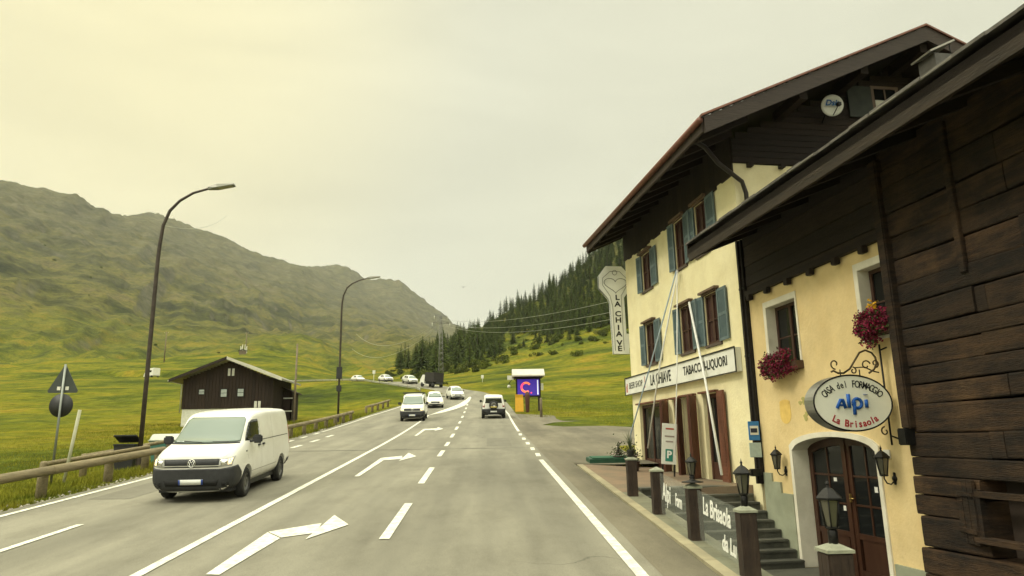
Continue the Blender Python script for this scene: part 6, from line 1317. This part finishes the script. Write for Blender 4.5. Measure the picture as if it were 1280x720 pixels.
mb=MB(); mb.tube([(cx-R_*1.0*math.cos(t),-.20,cz+R_*math.sin(t)) for t in [math.radians(-20)+math.radians(80)*i/10 for i in range(11)]],.10,8); mb.build('ring_mark',pink,s_)
mb=MB(); mb.lathe([(.001,-.188),(.08,-.188),(.08,-.176),(.001,-.176)],12,'y',c=(.26,0,e(6.82))); mb.build('ring_dot',pink,s_)
mb=MB(); mb.box(.82,.93,-.185,-.176,e(6.65),e(8.0)); mb.build('white_bar',mat('screen_white',(.8,.8,.9),emit=(.7,.7,.9),emit_s=.7),s_)
mb=MB(); mb.raw([(-1.5,-.9,e(8.42)),(1.5,-.9,e(8.42)),(1.5,0,e(9.05)),(-1.5,0,e(9.05)),(-1.5,.9,e(8.42)),(1.5,.9,e(8.42)),(-1.5,-.9,e(8.3)),(1.5,-.9,e(8.3)),(1.5,.9,e(8.3)),(-1.5,.9,e(8.3))],[(0,1,2,3),(3,2,5,4),(6,7,1,0),(4,5,8,9),(0,3,4,9,6),(1,7,8,5,2),(6,9,8,7)]); mb.build('roof',mat('billboard_roof',(.50,.47,.42),(.42,.40,.35),scale=3,rough=.6),q)
mb=MB(); mb.box(-1.3,1.3,-.6,.6,e(8.18),e(8.295)); mb.build('roof_beam',DWOOD,q)
mb=MB(); mb.tube([(-1.05,0,e(7.9)),(-1.4,0,e(8.2)),(-1.75,0,e(7.8)),(-1.8,0,e(7.6))],.035,6); mb.build('arm',IRON,q); mb=MB(); mb.box(-1.95,-1.35,-.05,0,e(8.05),e(8.45)); mb.build('side_plate',WINC,q)
mb=MB(); mb.lathe([(.001,-.1),(.14,-.06),(.16,.0),(.001,.08)],12,'y',c=(-1.8,0,e(7.45))); mb.build('lamp_globe',WINC,q)
mb=MB(); mb.box(1.16,1.4,-.1,.0,e(7.05),e(7.7),bev=.01); mb.build('side_box',WINC,q)
p=(3.35,63.5); q=thing('yellow_sign_stand','yellow folding sign stand at the foot of the billboard','sign',(p[0],p[1],Z(p[1])),.1)
YS=mat('sign_yellow',(.62,.34,.02),(.55,.29,.02),rough=.5); 
for sgn in (-1,1): mb=MB(); mb.M=Matrix.Rotation(sgn*.12,4,'X'); mb.box(-.36,.36,sgn*.16-.02,sgn*.16+.02,.08,1.62,bev=.01); mb.build('panel',YS,q)
mb=MB(); mb.box(-.2,.2,-.42,-.39,.6,1.2)
p=(4.15,64.6); o=MB().lathe([(.10,-.2),(.16,.0),(.20,.9),(.24,1.5),(.18,1.75),(.001,1.85)],14).build('dark_figure_post',mat('redbrown',(.08,.03,.02))); o.name='carved_post'; o.location=(p[0],p[1],Z(p[1])); tag(o,'dark reddish carved wooden post beside the yellow stand','post')
p=pix(669,524,60); o=MB().lathe([(.11,-.3),(.10,1.45),(.08,1.5),(.001,1.52)],10).build('wooden_post',PW); o.location=(4.75,57.0,Z(57)); tag(o,'single dark wooden post on the grass right of the road','post')
# bird
q=thing('flying_bird','small dark bird flying high over the valley','bird',pix(579,359,150)); mb=MB(); mb.lathe([(.001,-.28),(.05,-.2),(.09,0),(.06,.16),(.05,.22),(.001,.30)],10,'y'); b_=mb.build('body',mat('bird_dark',(.02,.02,.02)),q)
for sx in (-1,1): mb=MB(); mb.raw([(0,.1,.03),(0,-.1,.03),(sx*.35,-.12,.18),(sx*.35,.06,.2),(sx*.7,-.1,.05),(0,.1,.01),(0,-.1,.01),(sx*.35,-.12,.165),(sx*.35,.06,.185),(sx*.7,-.1,.04)],[(0,1,2,3),(3,2,4),(5,8,7,6),(8,9,7),(0,5,6,1),(0,3,8,5),(3,4,9,8),(1,6,7,2),(2,7,9,4)]); mb.build('wing',mat('bird_dark',(.02,.02,.02)),q)
# ------------------------------------------------------------------ forest on the right hillside
NEED=mat('conifer_needles',(.018,.032,.008),(.055,.075,.018),scale=.35,rough=.9,rnd=.55,spec=.1); BARK=mat('bark',(.09,.06,.04),(.05,.035,.025),scale=4,rough=.95)
BUSHM=mat('bush_leaves',(.045,.070,.014),(.10,.115,.022),scale=.4,rough=.9,rnd=.5,spec=.1)
def conifer_mesh(h,rb,seed,gap=.0):
    random.seed(seed); mb=MB(); n=24
    for i in range(n):
        t=i/(n-1); z=h*(.08+.90*t); R0=rb*(1-t)**.85*(.75+.5*random.random())+.12
        nb=int(8-3*t)
        for k in range(nb):
            if random.random()<gap: continue
            a=2*PI*(k+random.random()*.7)/nb+i*.9; L_=R0*random.uniform(.65,1.15); ca,sa=math.cos(a),math.sin(a); r=random.random()
            m=3 if L_>1 else 2
            for j in range(m):
                u0=L_*j/m*.9; u1=L_*(j+1.25)/m; d0=-.25*u0-.03*u0*u0; d1=-.25*u1-.05*u1*u1; w0=.30*rb*(1-j/m*.5)*(1-t*.6)*random.uniform(.7,1.2)
                jx=random.uniform(-.1,.1)
                mb.raw([(ca*u0-sa*w0*.5,sa*u0+ca*w0*.5,z+d0-.12),(ca*u0+sa*w0*.5,sa*u0-ca*w0*.5,z+d0-.12),(ca*u1+jx,sa*u1-jx,z+d1),(ca*u0,sa*u0,z+d0+.22)],[(0,2,3),(1,3,2),(0,1,2)],r*.8+.2*random.random())
    mb.tube([(0,0,h*.9),(0,0,h*1.03)],[.07,.01],4,r=.5)
    return mb
def tint(m,amt):
    N=m.node_tree.nodes; L=m.node_tree.links; b=N['Principled BSDF']; src=b.inputs['Base Color'].links[0].from_socket; oi=N.new('ShaderNodeObjectInfo'); q=N.new('ShaderNodeValToRGB'); q.color_ramp.elements[0].color=(1-amt,1-amt,1-amt,1); q.color_ramp.elements[1].color=(1+amt*1.5,1+amt*1.2,1+amt*.4,1); L.new(oi.outputs['Random'],q.inputs[0]); x=N.new('ShaderNodeMix'); x.data_type='RGBA'; x.blend_type='MULTIPLY'; x.inputs['Factor'].default_value=1; L.new(src,x.inputs['A']); L.new(q.outputs[0],x.inputs['B']); L.new(x.outputs['Result'],b.inputs['Base Color'])
tint(NEED,.4); tint(BUSHM,.3)
protos=[]
for i,(h,rb,g) in enumerate(((14,3.2,.0),(16,3.5,.03),(12,3.0,.0),(17,3.1,.05),(10,2.7,.03),(14.5,3.7,.06))):
    q=thing('conifer_tree','dark conifer in the dense forest on the right hillside','conifer',(0,0,0),0,'forest conifers on the right hillside')
    conifer_mesh(h,rb,40+i,g).build('crown',NEED,q,fix=False); mb=MB(); mb.tube([(0,0,-1.5),(0,0,h*.5),(0,0,h*.95)],[.28,.18,.03],7); mb.build('trunk',BARK,q); protos.append((q,h))
LOWB=[(495,464),(520,466),(545,470),(560,462),(600,456),(625,452),(645,440),(665,426),(700,428),(740,420),(790,414),(870,402)]
UPB=[(500,440),(540,436),(580,424),(620,404),(660,382),(700,362),(745,328),(800,290),(870,240)]
random.seed(21); placed=[]; used=set(); tries=0
def xpix(x,y,z):
    v=np.array([x,y,z-CAMZ]); d=v@CF; return 640+FOC*(v@CR)/d,360-FOC*(v@CU)/d
def ok_spot(x,y,z,md):
    return all((x-a)**2+(y-b)**2>md*md for a,b in placed)
NT=0
FILL=[]
while tries<90000 and len(FILL)<330:
    tries+=1
    r=random.uniform(225,500); a=random.uniform(-.125,.23); x,y=r*math.sin(a),r*math.cos(a)
    z=T(x,y); px,py=xpix(x,y,z)
    lo=np.interp(px,[p[0] for p in LOWB],[p[1] for p in LOWB]); 
    if px<497 or px>800 or py>lo+random.uniform(-5,3): continue
    if px<560 and r<240: continue
    if r>455 and random.random()<.4: continue
    # open clearing in the middle of the slope
    if 628<px<690 and 418<py<445 and random.random()<.93: continue
    md=4.7 if px>560 else 5.0
    if not ok_spot(x,y,z,md): continue
    placed.append((x,y)); i=random.randrange(len(protos)); q0,h=protos[i]
    FILL.append((r,x,y,z,px,py,lo,i))
FILL.sort()
for (r,x,y,z,px,py,lo,i) in FILL[:298]:
    q0,h=protos[i]
    if i not in used: c=q0; used.add(i)
    else: c=copy_tree(q0)
    s_=random.uniform(.75,1.2)*(.62 if py>lo-6 and px>560 else 1.)*(.80 if px<520 else 1)*(.85 if px>600 else 1.0)
    c.location=(x,y,z-.2); c.rotation_euler=(0,0,random.random()*6.28); c.scale=(s_*random.uniform(1.05,1.5),s_*random.uniform(1.05,1.5),s_*random.uniform(.78,1.08)); NT+=1
for i,(q0,h) in enumerate(protos):
    if i not in used: q0.location=(placed[0][0]+5,placed[0][1]+5,T(placed[0][0]+5,placed[0][1]+5)-.3)
random.seed(77)
fm=MB(); base=[[np.array([v.co[:] for v in k.data.vertices]) for k in kids(q0) if k.name.startswith('crown')][0] for q0,h in protos]; fcs=[[tuple(p.vertices) for p in [k for k in kids(q0) if k.name.startswith('crown')][0].data.polygons] for q0,h in protos]
extra=[]; t_=0
while t_<30000 and len(extra)<260:
    t_+=1; r=random.uniform(330,520); a=random.uniform(-.125,.23); x,y=r*math.sin(a),r*math.cos(a); z=T(x,y); px,py=xpix(x,y,z); lo=np.interp(px,[p[0] for p in LOWB],[p[1] for p in LOWB])
    if px<500 or px>800 or py>lo-10 or (628<px<690 and 418<py<445): continue
    if not ok_spot(x,y,z,4.2): continue
    placed.append((x,y)); extra.append((r,x,y,z,px,py,lo,random.randrange(6)))
for (r,x,y,z,px,py,lo,i) in extra+FILL[298:]:
    s_=random.uniform(.8,1.15)*(.85 if px>600 else 1.); a=random.random()*6.28; c_,n_=math.cos(a)*s_,math.sin(a)*s_; V_=base[i]; vv=np.stack([V_[:,0]*c_-V_[:,1]*n_+x,V_[:,0]*n_+V_[:,1]*c_+y,V_[:,2]*s_+z-.3],1)
    b_=len(fm.v); fm.v+=[tuple(q_) for q_ in vv.tolist()]; fm.f+=[[b_+k for k in f] for f in fcs[i]]; fm.r+=[random.random() for _ in fcs[i]]; fm.sm+=[False]*len(fcs[i])
if fm.v: tag(fm.build('forest_fill',NEED,fix=False),'dense far conifer forest high on the right hillside','forest',kind='stuff')
# light green bushes along the lower forest edge and scattered on the slopes
def bush_mesh(r0,seed):
    random.seed(seed); mb=MB()
    cl=[(random.gauss(0,r0*.45),random.gauss(0,r0*.45),random.uniform(.2,.8)*r0,random.uniform(.35,.6)*r0) for _ in range(8)]
    for cx,cy,cz,cr in cl:
        for k in range(90):
            v=Vector((random.gauss(0,1),random.gauss(0,1),random.gauss(0,1))).normalized()*cr*random.uniform(.7,1.08); leafquad(mb,(cx+v.x,cy+v.y,max(.05,cz+v.z)),r0*.13,.3+.4*random.random())
    return mb
bp_=[]
for i in range(3):
    o=bush_mesh(1.8,70+i).build('hillside_bush',BUSHM,fix=False); tag(o,'low green bush on the slope below the conifer forest','bush','bushes below the forest'); bp_.append(o)
random.seed(5); nb=0; used=set(); tries=0
while nb<95 and tries<9000:
    tries+=1
    px=random.uniform(482,790); lo=np.interp(px,[p[0] for p in LOWB],[p[1] for p in LOWB]); py=lo+random.gauss(2,5)
    if px>640 and random.random()<.35: py=random.uniform(414,446)
    # find distance along that pixel column
    az,e_=pixdir(px,py); best=None
    rr=np.linspace(150,480,110); zz=terrain(rr*math.sin(az),rr*math.cos(az)); el=(zz-CAMZ)/rr; k=np.argmax(el>=e_)
    if el[k]<e_: continue
    x,y,z=rr[k]*math.sin(az),rr[k]*math.cos(az),zz[k]
    i=random.randrange(3); c=bp_[i] if i not in used else bp_[i].copy()
    if i in used: COL.objects.link(c)
    used.add(i); s_=random.uniform(.5,1.5); c.location=(x,y,z-.2); c.scale=(s_,s_,s_*random.uniform(.7,1.1)); c.rotation_euler=(0,0,random.random()*6); nb+=1
o=bp_[0]; random.seed(15)
for k in range(24):
    px=random.uniform(0,480); py=random.uniform(300,452); az,e_=pixdir(px,py); rr=np.linspace(330,1500,500); zz=terrain(rr*math.sin(az),rr*math.cos(az)); el=(zz-CAMZ)/rr; kk=np.argmax(el>=e_)
    if el[kk]<e_: continue
    c=bp_[k%3].copy(); COL.objects.link(c); s_=random.uniform(.4,1.1)*rr[kk]/700; c.location=(rr[kk]*math.sin(az),rr[kk]*math.cos(az),zz[kk]-.3); c.scale=(s_,s_,s_*.7); tag(c,'tiny dark shrub dotted on the left mountain slope','shrub','shrubs on the left slope')
    c.name='mountain_shrub'
# ------------------------------------------------------------------ grass blades on the verges
GR=mat('grass_blades',(.11,.13,.013),(.24,.225,.026),scale=.7,rough=.9,rnd=.4,spec=.1)
def grass(name,n,fx,seed,hmin,hmax):
    rng=np.random.default_rng(seed); X,Y,K=fx(rng,n); Zg=terrain(X,Y); vs=np.zeros((len(X)*3,3)); a=rng.uniform(0,2*PI,len(X)); hh=rng.uniform(hmin,hmax,len(X))*K; w=rng.uniform(.008,.02,len(X))*K; ln_=rng.normal(0,.35,(len(X),2))*hh[:,None]
    vs[0::3]=np.stack([X-np.cos(a)*w,Y-np.sin(a)*w,Zg-.02],1); vs[1::3]=np.stack([X+np.cos(a)*w,Y+np.sin(a)*w,Zg-.02],1); vs[2::3]=np.stack([X+ln_[:,0],Y+ln_[:,1],Zg+hh],1)
    me=bpy.data.meshes.new(name); n_=len(X); me.vertices.add(n_*3); me.vertices.foreach_set('co',vs.ravel()); me.loops.add(n_*3); me.loops.foreach_set('vertex_index',np.arange(n_*3,dtype=np.int32)); me.polygons.add(n_); me.polygons.foreach_set('loop_start',np.arange(0,n_*3,3,dtype=np.int32)); me.polygons.foreach_set('loop_total',np.full(n_,3,dtype=np.int32)); me.update()
    at=me.attributes.new('rnd','FLOAT','FACE'); at.data.foreach_set('value',rng.uniform(0,1,n_)); me.materials.append(GR); o=bpy.data.objects.new(name,me); COL.objects.link(o); tag(o,'short green grass growing on the verge and meadow','grass',kind='stuff'); return o
def fx_left(rng,n):
    Y=6+60*rng.uniform(0,1,n)**1.5; X=-10.25-(rng.uniform(0,1,n)**1.4)*(5+Y*.38); m=(X<-10.3); cl=vnoise(X*.9,Y*.9,3); m&=rng.uniform(0,1,n)<(.35+.9*cl); m&=~((X>-10.75)&(vnoise(X*3,Y*1.2,8)<.45)); return X[m],Y[m],(.5+Y[m]*.014)*np.clip(1.25+(X[m]+10.3)/(6+Y[m]*.38),.3,1)
grass('verge_grass',230000,fx_left,1,.05,.22)
def fx_r(rng,n):
    Y=rng.uniform(44,90,n); X=3.4+rng.uniform(0,1,n)*22; m=~((X<8.8)&(Y<57)&(Y>44))|((X>8)&(Y>46)); m&=~((X<10.5)&(Y<46)); return X[m],Y[m],np.full(m.sum(),1.0)
grass('verge_grass',45000,fx_r,2,.04,.14)
# gravel grit where road meets verge
rng=np.random.default_rng(4); mb=MB(); random.seed(9)
for k in range(900):
    y=6+50*random.random()**1.6; x=-10.15-abs(random.gauss(0,.22)); z=T(x,y)+.02; s_=random.uniform(.012,.05); mb.raw([(x-s_,y,z),(x,y-s_,z),(x+s_,y,z),(x,y+s_,z),(x,y,z+s_*.8),(x,y,z-s_*.5)],[(0,1,4),(1,2,4),(2,3,4),(3,0,4)])
tag(mb.build('verge_gravel',mat('gravel',(.20,.18,.14),(.35,.32,.26),scale=9,rnd=.3)),'small loose gravel along the left road edge','gravel',kind='stuff')
# ------------------------------------------------------------------ air
mb=MB(); mb.box(-7000,7000,-7000,7000,-60,1600); hz=MB(); hz.v=mb.v; hz.f=mb.f; hz.r=mb.r; hz.sm=mb.sm
hm=bpy.data.materials.new('haze_air'); t_,N_,L_=nt(hm); N_.remove(N_['Principled BSDF']); pv=N_.new('ShaderNodeVolumePrincipled'); pv.inputs['Color'].default_value=(.88,.93,.92,1); pv.inputs['Density'].default_value=.00007; pv.inputs['Anisotropy'].default_value=.3
L_.new(pv.outputs[0],N_['Material Output'].inputs['Volume'])
o=hz.build('haze',hm); tag(o,'thin pale mountain haze filling the valley air','haze',kind='stuff')
# repair patches, manhole and oil stains lying on the road
PT=asphalt('asphalt_patch',(.125,.118,.092,1),(.155,.147,.115,1),.2)
sheet('road_patch',[(-3.3,8.2),(-1.9,8.3),(-1.95,9.6),(-3.25,9.5)],.005,PT); sheet('road_patch',[(.2,31.5),(1.3,31.4),(1.35,36.5),(.25,36.6)],.005,PT); sheet('road_patch',[(-9.2,17.5),(-8.2,17.4),(-8.1,28),(-9.1,28.2)],.005,PT)
